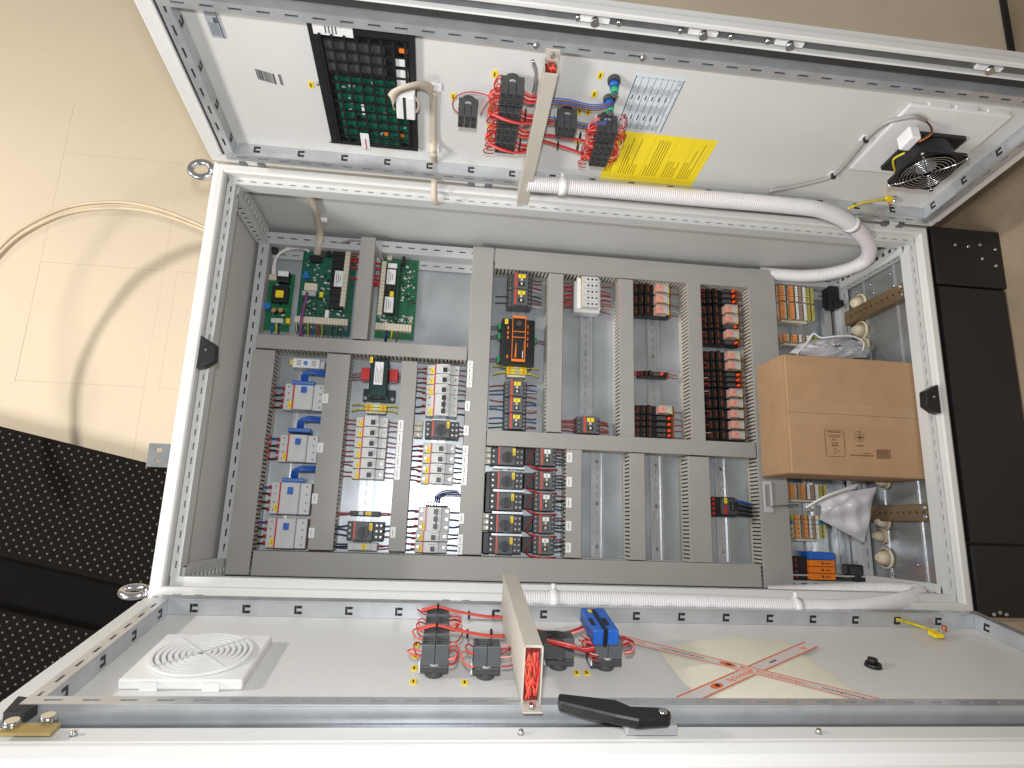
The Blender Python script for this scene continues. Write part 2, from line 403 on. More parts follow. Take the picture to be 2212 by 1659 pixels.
# ------------------------------------------------------------------ doors
def door(F, qs, lab, EW):
    """F: door frame; qs = +1 when q grows away from the hinge, -1 otherwise"""
    def Q(s): return qs * s
    m = F.mb(); m.box(-HB + .004, -.004, Q(.002), Q(min(EW, .4868)), -.022, 0)
    d = part('door', m, PAINT, cab, .003, label=lab)
    e = F.mb()
    if EW < .5: e.box(-HB + .004, -.004, Q(.482), Q(EW), .0006, .017); e.box(-HB + .0345, -.0345, Q(.455), Q(.459), .0006, .015)
    else:
        e.box(-HB + .004, -.004, Q(.455), Q(.487), .0006, .012)
        x0, x1 = -HB + .004, -.004
        vs_ = [(x, Q(s_), h_) for x in (x0, x1) for s_, h_ in ((.4872, -.03), (.4872, .0118), (.493, .011), (.506, .004), (.514, -.008), (.514, -.03))]
        e.add(vs_, [(0, 1, 2, 3, 4, 5), (11, 10, 9, 8, 7, 6)] + [(k, 6 + k, 6 + (k + 1) % 6, (k + 1) % 6) for k in range(6)])
    e.box(-HB + .004, -.004, Q(.002), Q(.024), .0006, .012)
    e.box(-HB + .004, -HB + .034, Q(.0245), Q(.4545), .0006, .014); e.box(-.034, -.004, Q(.0245), Q(.4545), .0006, .014)
    part('edge_flange', e, PAINT, d, .002)
    if EW < .5: part('lock_channel', F.mb().box(-HB + .0345, -.0345, Q(.4592), Q(.4818), .0006, .003), DSTEEL, d)
    g = F.mb()
    if EW > .5: part('gutter', F.mb().box(-HB + .0345, -.0345, Q(.437), Q(.4545), .0006, .005), DSTEEL, d)
    else: g.box(-HB + .0345, -.0345, Q(.437), Q(.4545), .0006, .009)
    g.box(-HB + .0345, -.0345, Q(.0245), Q(.034), .0006, .009)
    g.box(-HB + .0345, -HB + .048, Q(.0345), Q(.4365), .0006, .009); g.box(-.048, -.0345, Q(.0345), Q(.4365), .0006, .009)
    part('gasket', g, GASK, d)
    # perforated reinforcement rails
    r = .028
    for a0, a1, s0 in ((-HB + .05, -.05, .036), (-HB + .05, -.05, .415)):
        f = lambda a, b, c, s0=s0: F.w(a, Q(s0 + b), c)
        part('rail', MB(f).box(a0, a1, .0, .003, .0006, r), STEEL, d); part('rail', MB(f).box(a0, a1, .017, .020, .0006, r), STEEL, d)
        part('rail_top', perf(f, a0, a1, .0, .020, r + .0003, r + .003, .046, .022, .0042), STEEL, d)
        part('rail_slot_shade', MB(f).box(a0, a1, .004, .016, .0006, .015), DK, d)
        if s0 < .2:                       # the side towards the handle edge shows C shaped cut-outs
            a = a0 + .06
            while a < a1:
                cm = MB(f); cm.box(a, a + .004, .0203, .0207, .006, .022); cm.box(a + .0045, a + .014, .0203, .0207, .006, .011); cm.box(a + .0045, a + .014, .0203, .0207, .017, .022)
                part('clip_slot', cm, BLACK, d); a += .0955
    for p0 in (-HB + .05, -.07):
        f = lambda a, b, c, p0=p0: F.w(p0 + b, Q(a), c)
        part('rail', MB(f).box(.0565, .4145, .0, .003, .0006, r), STEEL, d); part('rail', MB(f).box(.0565, .4145, .017, .020, .0006, r), STEEL, d)
        part('rail_top', perf(f, .0565, .4145, .0, .020, r + .0003, r + .003, .046, .022, .0042), STEEL, d)
        part('rail_slot_shade', MB(f).box(.0565, .4145, .004, .016, .0006, .015), DK, d)
        inner = .0203 if p0 < -1 else -.0007
        for k in range(4):
            a = .08 + k * .0955; cm = MB(f)
            cm.box(a, a + .004, inner, inner + .0004, .006, .022); cm.box(a + .0045, a + .014, inner, inner + .0004, .006, .011); cm.box(a + .0045, a + .014, inner, inner + .0004, .017, .022)
            part('clip_slot', cm, BLACK, d)
    return d
dt = door(DT, 1, 'open right-hand door carrying the fan and the yellow notice', .492)
db = door(DB, -1, 'open left-hand door carrying the vent cover and taped pouch', .512)
# hinges
for u, v in ((545, 345), (1037, 390), (1930, 478), (400, 1298), (985, 1309), (2035, 1333)):
    top = v < 700; HF = Frame((0, -.02, ZB), (0, 0, -1), (1, 0, 0)); p, q = HF.px(u, v)
    m = HF.mb(); m.box(p - .012, p + .012, q - .009, q + .009, -.012, .004)
    h = part('hinge', m, PAINT, cab, .002)
    for s in (-1, 1): part('hinge_knuckle', HF.mb().box(p + s * .0125, p + s * .029, q - .011, q + .011, -.012, .003), DSTEEL, h, .002)
    for s in (-1, 1): part('hinge_pin', HF.mb().box(p + s * .0295, p + s * .034, q - .004, q + .004, -.006, .0), CHROME, h)
# lock rod fittings on the handle edge of the right door
part('lock_rod', DT.mb().box(-1.1, -.06, .463, .478, .0032, .006), DSTEEL, dt)
for u, v in ((1291, 22), (1530, 50), (1718, 77), (2154, 133)):
    p, q = DT.px(u, v, .013)
    k = part('rod_guide', DT.mb().box(p - .026, p + .026, .466, .475, .0062, .012), WHITE, dt)
    part('lock_roller', DT.mb().cyl(p, .4705, .0075, .0122, .020, 14), CHROME, dt)
for u, v in ((1255, 14), (1345, 28), (1479, 47), (1590, 60), (1672, 68)):
    p, q = DT.px(u, v, .013); part('rod_bolt', DT.mb().cyl(p, .4705, .0055, .0062, .014, 12, .004), CHROME, dt)
for u, v in ((1398, 97), (1162, 70)):
    p, q = DT.px(u, v, .031); part('rail_bolt', DT.mb().cyl(p, .425, .006, .0315, .037, 12, .004), CHROME, dt)
# left door edge: screws, latch block, corner piece
for u, v in ((141, 1597), (1129, 1595), (1788, 1594)):
    p, q = DB.px(u, v, .017); part('edge_screw', DB.mb().cyl(p, -.472, .0048, .0122, .018, 12, .003), CHROME, db)
for u, v in ((25, 1580), (103, 1568)):
    p, q = DB.px(u, v, .014); part('corner_bolt', DB.mb().cyl(p, q, .010, .0192, .028, 14, .008), CHROME, db)
p, q = DB.px(52, 1538, .02); part('corner_seal', DB.mb().prism([(p - .012, q - .02), (p + .012, q - .02), (p + .02, q + .012), (p - .02, q + .02)], .0175, .03), GASK, db)
p, q = DB.px(62, 1582, .018); part('corner_bracket', DB.mb().box(p - .03, p + .03, q - .010, q + .012, .0192, .023), mat('brass', (176, 158, 104), .35, .7, .1, 30), db)
# ------------------------------------------------------------------ cable ducts on the plate
HD = .075
def duct(pts, lab, side=(), labels=(), group=None):
    """pts: picture corners of the cover (TL, TR, BR, BL)"""
    c = [PL.px(u, v, HD) for u, v in pts]
    p0 = (c[0][0] + c[3][0]) / 2; p1 = (c[1][0] + c[2][0]) / 2; q1 = (c[0][1] + c[1][1]) / 2; q0 = (c[2][1] + c[3][1]) / 2
    long_p = (p1 - p0) > (q1 - q0)
    t = thing('cable_duct', lab, 'cable duct', PL.w((p0 + p1) / 2, (q0 + q1) / 2, 0), group)
    part('cover', PL.mb().box(p0, p1, q0, q1, HD - .006, HD), DUCT, t, .0012)
    b = PL.mb(); b.box(p0 + .001, p1 - .001, q0 + .001, q1 - .001, .0005, .004)
    a0, a1 = (p0, p1) if long_p else (q0, q1)
    def fin(a, e, s, h0, h1):
        if long_p: b.box(a, e, (q0 + .001) if s == 0 else (q1 - .0025), (q0 + .0025) if s == 0 else (q1 - .001), h0, h1)
        else: b.box((p0 + .001) if s == 0 else (p1 - .0025), (p0 + .0025) if s == 0 else (p1 - .001), a, e, h0, h1)
    for s in (0, 1):
        fin(a0, a1, s, .004, .020)
        a = a0
        while a < a1 - .002:
            fin(a, min(a + .0066, a1), s, .0201, HD - .0065); a += .0105
    part('slotted_base', b, DUCTF, t)
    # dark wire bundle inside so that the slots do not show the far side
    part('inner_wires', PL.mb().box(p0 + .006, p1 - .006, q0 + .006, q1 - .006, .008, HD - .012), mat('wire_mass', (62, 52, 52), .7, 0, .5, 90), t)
    for (u, v, du, dv, n) in labels:
        p, q, dp, dq = PL.rect(u, v, du, dv, HD)
        for k in range(n):
            m = PL.mb().box(p - dp / 2, p + dp / 2, q - dq / 2 + dq * k / n + .0005, q - dq / 2 + dq * (k + 1) / n - .0005, HD, HD + .0015)
            st = part('marker_strip', m, WHITE, t)
            qq = q - dq / 2 + dq * (k + .5) / n
            part('print_line', PL.mb().box(p - dp * .12, p - dp * .02, qq - dq / n * .28, qq + dq / n * .28, HD + .0016, HD + .0018), mat('print_grey', (120, 118, 116), .7, 0, 0), st)
    return t
duct([(553, 722), (1010, 748), (1008, 777), (553, 752)], 'long grey duct running below the green circuit boards')
duct([(779, 512), (811, 512), (794, 733), (760, 731)], 'short grey duct between the two green circuit boards')
duct([(1024, 532), (1069, 535), (1038, 1199), (988, 1197)], 'wide grey duct between the breaker columns and the contactors', labels=((1015, 808, 12, 58, 4), (1010, 877, 11, 22, 1), (1007, 930, 11, 22, 1), (1004, 1005, 12, 86, 4), (997, 1120, 11, 24, 1), (994, 1176, 11, 44, 2)))
duct([(1071, 536), (1616, 580), (1616, 622), (1069, 578)], 'long grey duct along the right side of the plate beside the relays')
duct([(1618, 580), (1674, 583), (1713, 1271), (1648, 1270)], 'widest grey duct above the cardboard box and orange terminals')
duct([(1053, 928), (1633, 957), (1633, 989), (1051, 962)], 'long grey duct between the relays and the motor starters')
duct([(1188, 590), (1218, 592), (1212, 934), (1178, 932)], 'grey duct between the labelled contactors and the grey terminal block')
duct([(1338, 602), (1368, 604), (1371, 945), (1340, 942)], 'grey duct between the grey terminal block and the group of three relays')
duct([(1485, 610), (1513, 613), (1525, 954), (1493, 951)], 'grey duct between the group of three relays and the long relay row')
duct([(1223, 970), (1257, 972), (1256, 1206), (1222, 1204)], 'grey duct with five white markers beside the motor starters', labels=tuple((1230 - k * .6, v, 12, 22, 1) for k, v in enumerate((988, 1041, 1086, 1136, 1183))))
duct([(1360, 978), (1392, 980), (1396, 1211), (1362, 1209)], 'grey duct between the two empty mounting rails')
duct([(1485, 985), (1532, 988), (1540, 1216), (1493, 1214)], 'grey duct between an empty mounting rail and the black main switch')
duct([(548, 1184), (1644, 1224), (1646, 1272), (541, 1240)], 'longest grey duct along the left side of the plate')
duct([(552, 754), (596, 757), (536, 1240), (479, 1243)], 'grey duct at the top of the plate beside the residual current breakers')
duct([(708, 763), (757, 766), (719, 1189), (663, 1187)], 'grey duct with four single white markers beside the residual current breakers', labels=((703, 861, 12, 21, 1), (692, 967, 12, 22, 1), (680, 1077, 12, 23, 1), (673, 1151, 12, 23, 1)))
duct([(868, 779), (902, 781), (875, 1192), (839, 1190)], 'grey duct with a long white marker row beside the six breakers', labels=((862, 971, 12, 130, 5), (849, 1150, 11, 24, 1)))

# DIN rails
def rail(u0, v0, u1, v1, lab, wpx=34):
    a = PL.px(u0, v0, .008); b = PL.px(u1, v1, .008); p = (a[0] + b[0]) / 2; q0, q1 = min(a[1], b[1]), max(a[1], b[1]); hw = .0175
    t = thing('mounting_rail', lab, 'rail', PL.w(p, (q0 + q1) / 2, 0))
    m = PL.mb(); m.box(p - hw, p - hw + .005, q0, q1, .0065, .0075); m.box(p + hw - .005, p + hw, q0, q1, .0065, .0075)
    m.box(p - hw + .0052, p - hw + .0064, q0, q1, .0005, .0075); m.box(p + hw - .0064, p + hw - .0052, q0, q1, .0005, .0075)
    part('rail_edges', m, STEEL, t)
    f = lambda x, y, h: PL.w(p + y, x, h)
    part('rail_floor', perf(f, q0, q1, -hw + .0066, hw - .0066, .0008, .0018, .025, .015, .005), STEEL, t)
    for q in (q0 + .03, (q0 + q1) / 2, q1 - .03):
        part('rail_screw', PL.mb().cyl(p, q, .0052, .0019, .005, 12, .003), CHROME, t)
for i, (u0, v0, u1, v1, l) in enumerate((
    (664, 775, 615, 1185, 'steel rail carrying the residual current breakers'), (812, 775, 782, 1185, 'steel rail carrying the transformer and six breakers'),
    (958, 785, 930, 1190, 'steel rail carrying the column of black lever breakers'), (1122, 585, 1112, 930, 'steel rail carrying the yellow labelled contactors'),
    (1267, 600, 1265, 938, 'steel rail under the grey terminal block'), (1408, 605, 1416, 945, 'steel rail under the group of three relays'),
    (1550, 615, 1560, 955, 'steel rail under the long relay row'), (1100, 968, 1096, 1195, 'steel rail carrying the motor protection switches'),
    (1290, 974, 1292, 1205, 'bare steel rail next to the white marked duct'), (1416, 982, 1424, 1210, 'bare steel rail between two plain ducts'),
    (1555, 990, 1568, 1215, 'steel rail carrying the black main switch'), (1714, 605, 1760, 1262, 'steel rail carrying the orange terminals'))):
    rail(u0, v0, u1, v1, l)

# ------------------------------------------------------------------ component builders
def wires(root, ends, cols, r=.0012, name='wire'):
    for (a, b), c in zip(ends, cols):
        A = Vector(a); B = Vector(b); mid = (A + B) / 2 + Vector((0, random.uniform(-.004, .004), random.uniform(.002, .008)))
        part(name, MB().wtube([PL.w(*x) for x in crom([A, mid, B], 4)], r * random.uniform(.9, 1.15), 6), c, root)
def side_wires(root, p, q0, q1, n, cols, length, h, sgn, r=.0012, ferrule=None, jit=.004):
    length *= 1.55
    for k in range(n):
        q = q0 + (q1 - q0) * (k + .5) / n; c = cols[k % len(cols)]
        A = Vector((p, q, h)); B = Vector((p + sgn * length, q + random.uniform(-jit, jit), h - .008 + random.uniform(-.008, .008)))
        bow = random.uniform(-.0022, .0022); m1 = A.lerp(B, .33) + Vector((0, bow, .003)); m2 = A.lerp(B, .66) + Vector((0, bow, .002))
        wo = part('wire', MB().wtube([PL.w(*x) for x in crom([A, m1, m2, B], 3)], r, 6), c, root)
        if ferrule: part('ferrule', MB().wtube([PL.w(p, q, h), PL.w(p + sgn * .011, q, h)], r * 1.7, 6), ferrule, wo)
def tag(root, p, q, dp, dq, h, m=None):
    t = part('label_tag', PL.mb().box(p - dp / 2, p + dp / 2, q - dq / 2, q + dq / 2, h, h + .0012), m or YEL, root)
    part('tag_print', PL.mb().box(p - dp * .10, p + dp * .0, q - dq * .30, q + dq * .28, h + .0013, h + .0015), INK, t)
def screws(root, pts, h, r=.0028):
    for p, q in pts:
        s = part('terminal_screw', PL.mb().cyl(p, q, r, h, h + .0012, 8), CHROME, root)

def breaker(u, v, du, dv, lab, group=None, lever=None, levers=1, body=None, poles=1, wl=None, wr=None, wll=.022, wrl=.02, aux=0, yell=True, fer=None, wire_r=.0013, nl=None, nr=None, name='circuit_breaker', cat='circuit breaker'):
    h = .066; p, q, dp, dq = PL.rect(u, v, du, dv, h); body = body or LGREY; lever = lever or BLACK
    t = thing(name, lab, cat, PL.w(p, q, 0), group)
    e = .0006
    prof = [(-.5, .009), (-.5, .050), (-.27, .051), (-.27, h), (.24, h), (.24, .057), (.5, .055), (.5, .009)]
    m = PL.mb(); n = len(prof)
    vs = [(p + a * dp, q - dq / 2 + e, hh) for a, hh in prof] + [(p + a * dp, q + dq / 2 - e, hh) for a, hh in prof]
    m.add(vs, [list(range(n)), list(range(n, 2 * n))[::-1]] + [(i, n + i, n + (i + 1) % n, (i + 1) % n) for i in range(n)])
    part('housing', m, body, t, .0012)
    part('red_stripe', PL.mb().box(p - .262 * dp, p - .225 * dp, q - dq / 2 + e, q + dq / 2 - e, h, h + .0008), RED, t)
    part('joint_line', PL.mb().box(p + .232 * dp, p + .238 * dp, q - dq / 2 + e, q + dq / 2 - e, h, h + .0006), DGREY, t)
    for k in range(levers):
        qc = q + dq * ((k + .5) / levers - .5) * (.9 if levers > 1 else 1) - (dq * .12 if levers == 1 and aux else 0)
        part('lever_window', PL.mb().box(p - .02 * dp, p + .14 * dp, qc - .007, qc + .007, h, h + .0015), body, t)
        part('lever', PL.mb().prism([(p - .01 * dp, qc - .0058), (p + .12 * dp, qc - .0058), (p + .12 * dp, qc + .0058), (p - .01 * dp, qc + .0058)], h + .0016, h + .009), lever, t, .0008)
    if levers > 1: part('lever_bar', PL.mb().box(p + .05 * dp, p + .1 * dp, q - dq * .42, q + dq * .42, h + .0092, h + .012), lever, t)
    if aux: part('aux_switch', PL.mb().box(p - .1 * dp, p + .18 * dp, q + dq * .28, q + dq / 2 - e, h, h + .004), LGREY, t, .0008)
    for k in range(poles):
        qc = q + dq * ((k + .5) / poles - .5)
        screws(t, [(p - .40 * dp, qc)], .0506, .0030); screws(t, [(p + .40 * dp, qc)], .0558, .0030)
    if yell: tag(t, p - .335 * dp, q - dq * .18 if poles == 1 else q - dq * .30, dp * .11, min(dq * .62, .018), .0512)
    if wl: side_wires(t, p - .5 * dp, q - dq * .46, q + dq * .46, nl or len(wl), wl, wll, .034, -1, wire_r, fer)
    if wr: side_wires(t, p + .5 * dp, q - dq * .46, q + dq * .46, nr or len(wr), wr, wrl, .034, 1, wire_r * .9)
    return t, p, q, dp, dq

# residual current breakers with blue levers
for k, (u, v, du, dv, l) in enumerate(((655, 856, 88, 58, 'residual current breaker with blue lever nearest the white thermostat'), (642, 968, 84, 60, 'residual current breaker with blue lever, second from the thermostat'),
        (625, 1076, 88, 70, 'residual current breaker with blue lever under the lower blue terminal bar'), (616, 1152, 88, 66, 'residual current breaker with blue lever at the end of its row'))):
    t, p, q, dp, dq = breaker(u, v, du, dv, l, 'residual current breakers', lever=BLUE, levers=0, poles=4, wl=[WB, WK, WK, WK][::-1] if k != 3 else [WK, WK, WK, WB], wll=.030, wrl=.016, wr=[WK, WK, WK, WK], fer=RED, wire_r=.0024, name='residual_current_breaker', cat='residual breaker')
    part('test_panel', PL.mb().box(p - .2 * dp, p + .2 * dp, q - dq * .44, q + dq * .44, .0662, .0672), LGREY, t)
    part('lever_plate', PL.mb().box(p - .05 * dp, p + .08 * dp, q + dq * .12, q + dq * .34, .0674, .076), BLUE, t, .001)
    part('side_wire_cap', PL.mb().box(p - .62 * dp, p - .56 * dp, q - dq * .42, q + dq * .42, .025, .045), RED, t) if False else None
    for j in range(4):
        qc = q + dq * ((j + .5) / 4 - .5)
        part('end_cap', MB().wtube([PL.w(p + .52 * dp, qc, .04), PL.w(p + .66 * dp, qc, .036)], .0042, 8), RED, t)
        part('end_cap', MB().wtube([PL.w(p - .78 * dp, qc, .036), PL.w(p - .9 * dp, qc + .003, .034)], .0036, 8), RED, t)
for (u, v, l, vv) in ((655, 925 - 100 + 2, 'blue neutral terminal bar on the first residual current breaker', 0), (646, 929, 'blue neutral terminal bar on the second residual current breaker', 0), (633, 1037, 'blue neutral terminal bar on the third residual current breaker', 0), (943, 1089, 'dark blue neutral terminal bar above the three-pole breaker', 1)):
    p, q, dp, dq = PL.rect(u, v, 48, 9, .07); t = thing('terminal_bar', l, 'terminal bar', PL.w(p, q, 0))
    part('block', PL.mb().box(p - dp / 2, p + dp / 2, q - dq / 2, q + dq / 2, .03, .07), BLUE if not vv else mat('navy', (28, 48, 96), .4), t, .001)
    for k in range(8): screws(t, [(p + dp * ((k + .5) / 8 - .5), q)], .0701, .0022)
    for k in range(3):
        a = Vector((p + dp * .1 * (k - 1), q + dq * .4, .06)); b = a + Vector((.004, .018, .012)); c = a + Vector((.024, .030 - .004 * k, .010)); d = a + Vector((.058, .032 - .005 * k, -.004))
        part('wire', MB().wtube([PL.w(*x) for x in crom([a, b, c, d], 6)], .0033 if not vv else .002, 8), WB if not vv else WDB, t)
# thermostat
p, q, dp, dq = PL.rect(666, 785, 68, 20, .05); t = thing('thermostat', 'small white cabinet thermostat with blue dial', 'thermostat', PL.w(p, q, 0))
part('housing', PL.mb().box(p - dp * .5, p + dp * .36, q - dq / 2, q + dq / 2, .008, .05), WHITE, t, .0015)
part('terminal_end', PL.mb().box(p + dp * .365, p + dp * .5, q - dq * .4, q + dq * .4, .008, .04), LGREY, t, .001)
part('dial', PL.mb().cyl(p - dp * .08, q, .0055, .0502, .055, 16), mat('light_blue', (70, 140, 200), .4), t); tag(t, p - dp * .53, q, .006, .014, .052)
for a in (-.3, .18):
    for k in range(4): part('vent', PL.mb().box(p + dp * a - .006, p + dp * a + .006, q - .006 + k * .004, q - .0045 + k * .004, .0501, .0506), MGREY, t)
# six breakers in the middle column, plus the others
for k in range(6):
    breaker(803 - k * 1.95, 910 + k * 22.7, 70, 22.2, '%s grey single-pole breaker from the earth terminal, in the row of six' % ORDN[k], 'row of six breakers', aux=1, wl=[WR, WR], wr=[WR, WR], wll=.022, wrl=.020)
for k in range(3):
    breaker(958 - k * 1.5, 797 + k * 21.5, 70, 21, '%s grey single-pole breaker from the bare plate duct, in the row of three' % ORDN[k], 'row of three breakers', aux=1, wl=[WK, WR], wr=[WR, WK], wll=.024, fer=RED)
breaker(954, 874, 69, 48, 'three-pole grey breaker with joined black lever next to a motor switch', levers=3, poles=3, wl=[WK, WK, WK], wr=[WK, WR, WK], wll=.024, fer=RED, wire_r=.0018)
for k in range(4):
    breaker(949 - k * 1.9, 967 + k * 22.4, 70, 22, '%s grey single-pole breaker from the motor switch, in the row of four' % ORDN[k], 'row of four breakers', aux=1, wl=[WDB, WR], wr=[WK, WDB], wll=.024, fer=RED, wire_r=.0016)
breaker(937, 1121, 69, 53, 'three-pole grey breaker with joined black lever under the dark blue bar', levers=3, poles=3, wl=[WK, WK, WDB], wr=[WDB, WDB, WK], wll=.024, fer=RED, wire_r=.002)
for k in range(2):
    breaker(932 - k * 1.8, 1158 + k * 24.5, 70, 24, '%s grey single-pole breaker after the three-pole one, in the end pair' % ORDN[k], 'pair of end breakers', aux=1, wl=[WDB, WR], wr=[WDB, WK], wll=.024, fer=RED, wire_r=.0016)

# motor protection switches
def motor_switch(u, v, du, dv, lab, group=None, wl=None, wr=None, side=None):
    h = .075; p, q, dp, dq = PL.rect(u, v, du, dv, h); t = thing('motor_switch', lab, 'motor switch', PL.w(p, q, 0), group); e = .0006
    part('housing', PL.mb().box(p - dp * .5, p + dp * .5, q - dq / 2 + e, q + dq / 2 - e, .008, .055), DGREY, t, .0015)
    part('front', PL.mb().box(p - dp * .30, p + dp * .22, q - dq / 2 + e, q + dq / 2 - e, .0552, h), MGREY, t, .0015)
    part('red_stripe', PL.mb().box(p - dp * .295, p - dp * .25, q - dq * .48, q + dq * .48, h, h + .0008), mat('orange_red', (208, 66, 36), .4), t)
    k = part('knob', PL.mb().cyl(p - dp * .03, q - dq * .08, min(dq * .34, dp * .16), h, h + .009, 24), BLACK, t)
    part('knob_grip', PL.mb().box(p - dp * .06, p - dp * .0, q - dq * .36, q + dq * .18, h + .0091, h + .014), BLACK, k, .001)
    tag(t, p + dp * .17, q + dq * .22, dp * .085, dq * .38, h + .0006)
    screws(t, [(p + a * dp, q + b * dq) for a in (-.42, .31, .43) for b in (-.3, 0, .3)], .0553, .0028)
    if wl: side_wires(t, p - .5 * dp, q - dq * .4, q + dq * .4, len(wl), wl, .026, .04, -1, .0017)
    if wr: side_wires(t, p + .5 * dp, q - dq * .4, q + dq * .4, len(wr), wr, .02, .04, 1, .0015)
    return t, p, q, dp, dq
motor_switch(787, 1147, 80, 42, 'dark grey motor protection switch between the fuse holder and small relay', wl=[WDB, WDB, WDB], wr=[WR, WDB, WDB])
motor_switch(955, 926, 74, 38, 'dark grey motor protection switch between two breaker rows', wl=None, wr=[WR, WR, WDB])
def side_terms(u, v, du, dv, lab, group=None):
    p, q, dp, dq = PL.rect(u, v, du, dv, .05); t = thing('feeder_terminal', lab, 'terminal', PL.w(p, q, 0), group)
    for k in range(3):
        qc = q + dq * ((k + .5) / 3 - .5)
        b = part('pole', PL.mb().box(p - dp / 2, p + dp / 2, qc - dq / 6 + .0006, qc + dq / 6 - .0006, .02, .05), CREAM, t, .001); part('pole_screw', PL.mb().cyl(p, qc, .0034, .0501, .0512, 10), CHROME, b)
    return t
side_terms(904, 926, 18, 38, 'cream three-pole feeder terminal beside the switch between breaker rows')
side_terms(1056, 984, 18, 38, 'cream three-pole feeder terminal beside the first motor starter')
side_terms(1052, 1127, 18, 38, 'cream three-pole feeder terminal beside the fourth motor starter')
ST = [986, 1038, 1084, 1132, 1178]; ORD = ['first', 'second', 'third', 'fourth', 'fifth']
def contactor(u, v, du, dv, lab, group=None, wl=None, wr=None, tagc=None, wll=.022, name='contactor'):
    h = .07; p, q, dp, dq = PL.rect(u, v, du, dv, h); t = thing(name, lab, 'contactor', PL.w(p, q, 0), group); e = .0006
    part('housing', PL.mb().box(p - dp * .5, p + dp * .5, q - dq / 2 + e, q + dq / 2 - e, .008, .052), DGREY, t, .0012)
    part('front', PL.mb().box(p - dp * .30, p + dp * .30, q - dq / 2 + e, q + dq / 2 - e, .0522, h), MGREY, t, .0012)
    part('red_stripe', PL.mb().box(p - dp * .25, p - dp * .18, q - dq / 2 + e, q + dq / 2 - e, h, h + .0008), mat('orange_red', (208, 66, 36), .4), t)
    tag(t, p + dp * .03, q + dq * .26, dp * .30, dq * .22, h + .0006, tagc)
    part('actuator', PL.mb().box(p - dp * .02, p + dp * .06, q - dq * .02, q + dq * .12, h, h + .003), CREAM, t); part('actuator', PL.mb().box(p - dp * .02, p + dp * .06, q - dq * .28, q - dq * .14, h, h + .003), CREAM, t)
    part('actuator_slot', PL.mb().box(p - dp * .1, p + dp * .14, q - dq * .34, q - dq * .08, h, h + .0006), BLACK, t)
    screws(t, [(p + a * dp, q + b * dq) for a in (-.40, .40) for b in (-.38, -.13, .13, .38)], .0523, .0028)
    if wl: side_wires(t, p - .5 * dp, q - dq * .42, q + dq * .42, len(wl), wl, wll, .038, -1, .0014)
    if wr: side_wires(t, p + .5 * dp, q - dq * .42, q + dq * .42, len(wr), wr, .02, .038, 1, .0014)
    return t, p, q, dp, dq
for k, v in enumerate(ST):
    motor_switch(1098 - k * 1.6, v - 1, 72, 40, 'dark grey motor protection switch of the %s starter from the long duct' % ORD[k], 'motor starter switches')
    t, p, q, dp, dq = contactor(1181 - k * 1.2, v, 46, 40, 'dark contactor with white tag on the %s starter from the long duct' % ORD[k], 'motor starter contactors', wr=[WK, WDB, WK, WK, WR], tagc=WHITE)
    part('link_block', PL.mb().box(p - dp * .5 - .027, p - dp * .52, q - dq * .42, q + dq * .42, .01, .045), BLACK, t, .001)
    # red control loop running to the duct
    a = Vector((p - dp * .86, q - dq * .42, .05)); 
    for j in range(3):
        P = [a + Vector((0, j * .0012, 0)), a + Vector((.012, -.006 - j * .001, .012)), a + Vector((.040, -.012 - j * .0012, .010)), a + Vector((.082, -.010 - j * .001, .0))]
        part('wire', MB().wtube([PL.w(*x) for x in crom(P, 5)], .0013, 6), WR, t)
    part('wire', MB().wtube([PL.w(*x) for x in crom([a, a + Vector((.006, .02, .014)), (p - dp * .45, q + dq * .4, .055)], 5)], .001, 6), WR, t)
for v0, v1, u, l in ((1018, 1107, 1056, 'tall black busbar cover beside the second and third starters'), (1149, 1196, 1050, 'short black busbar cover beside the fifth starter')):
    p, q, dp, dq = PL.rect(u, (v0 + v1) / 2, 15, v1 - v0, .05); part('busbar_cover', PL.mb().box(p - dp / 2, p + dp / 2, q - dq / 2, q + dq / 2, .004, .05), BLACK, label=l, cat='busbar cover', bevel=.002)
for k in range(4):
    v = (ST[k] + ST[k + 1]) / 2; p, q, dp, dq = PL.rect(1098 - k * 1.6, v, 66, 7, .03)
    part('spacer_bracket', PL.mb().box(p - dp / 2, p + dp / 2, q - .0028, q + .0028, .008, .05), STEEL, label='bright steel spacer between the %s and %s motor starters' % (ORD[k], ORD[k + 1]), cat='spacer')
# yellow tagged contactors
for k in range(2): contactor(1126 - k * 1.2, 606 + k * 35.5, 52, 35, ('contactor with red stripe and yellow tag beside the long slotted duct', 'contactor with red stripe and yellow tag above the black and orange unit')[k], 'yellow tagged contactors', wl=[WK, WK] if k else None, wr=[WW, WR, WR, WK] if not k else [WW, WR, WK, WK])
for k in range(3): contactor(1116 - k * 1, 838 + k * 35.8, 48, 35, ('contactor with yellow tag right under the earth terminals', 'middle contactor of the three under the earth terminals', 'contactor with yellow tag farthest from the earth terminals')[k], 'contactors under the earth terminals', wl=[[WB, WG, WR], [WB, WG, WR], [WG, WG, WB]][k], wr=[WR, WW, WB, WK], wll=.026)
contactor(1274, 917, 50, 38, 'small contactor alone at the end of the rail with the grey terminal block', wl=[WR, WR, WOR, WR, WR], wr=[WR, WR, WOR, WR, WR, WR], wll=.030)
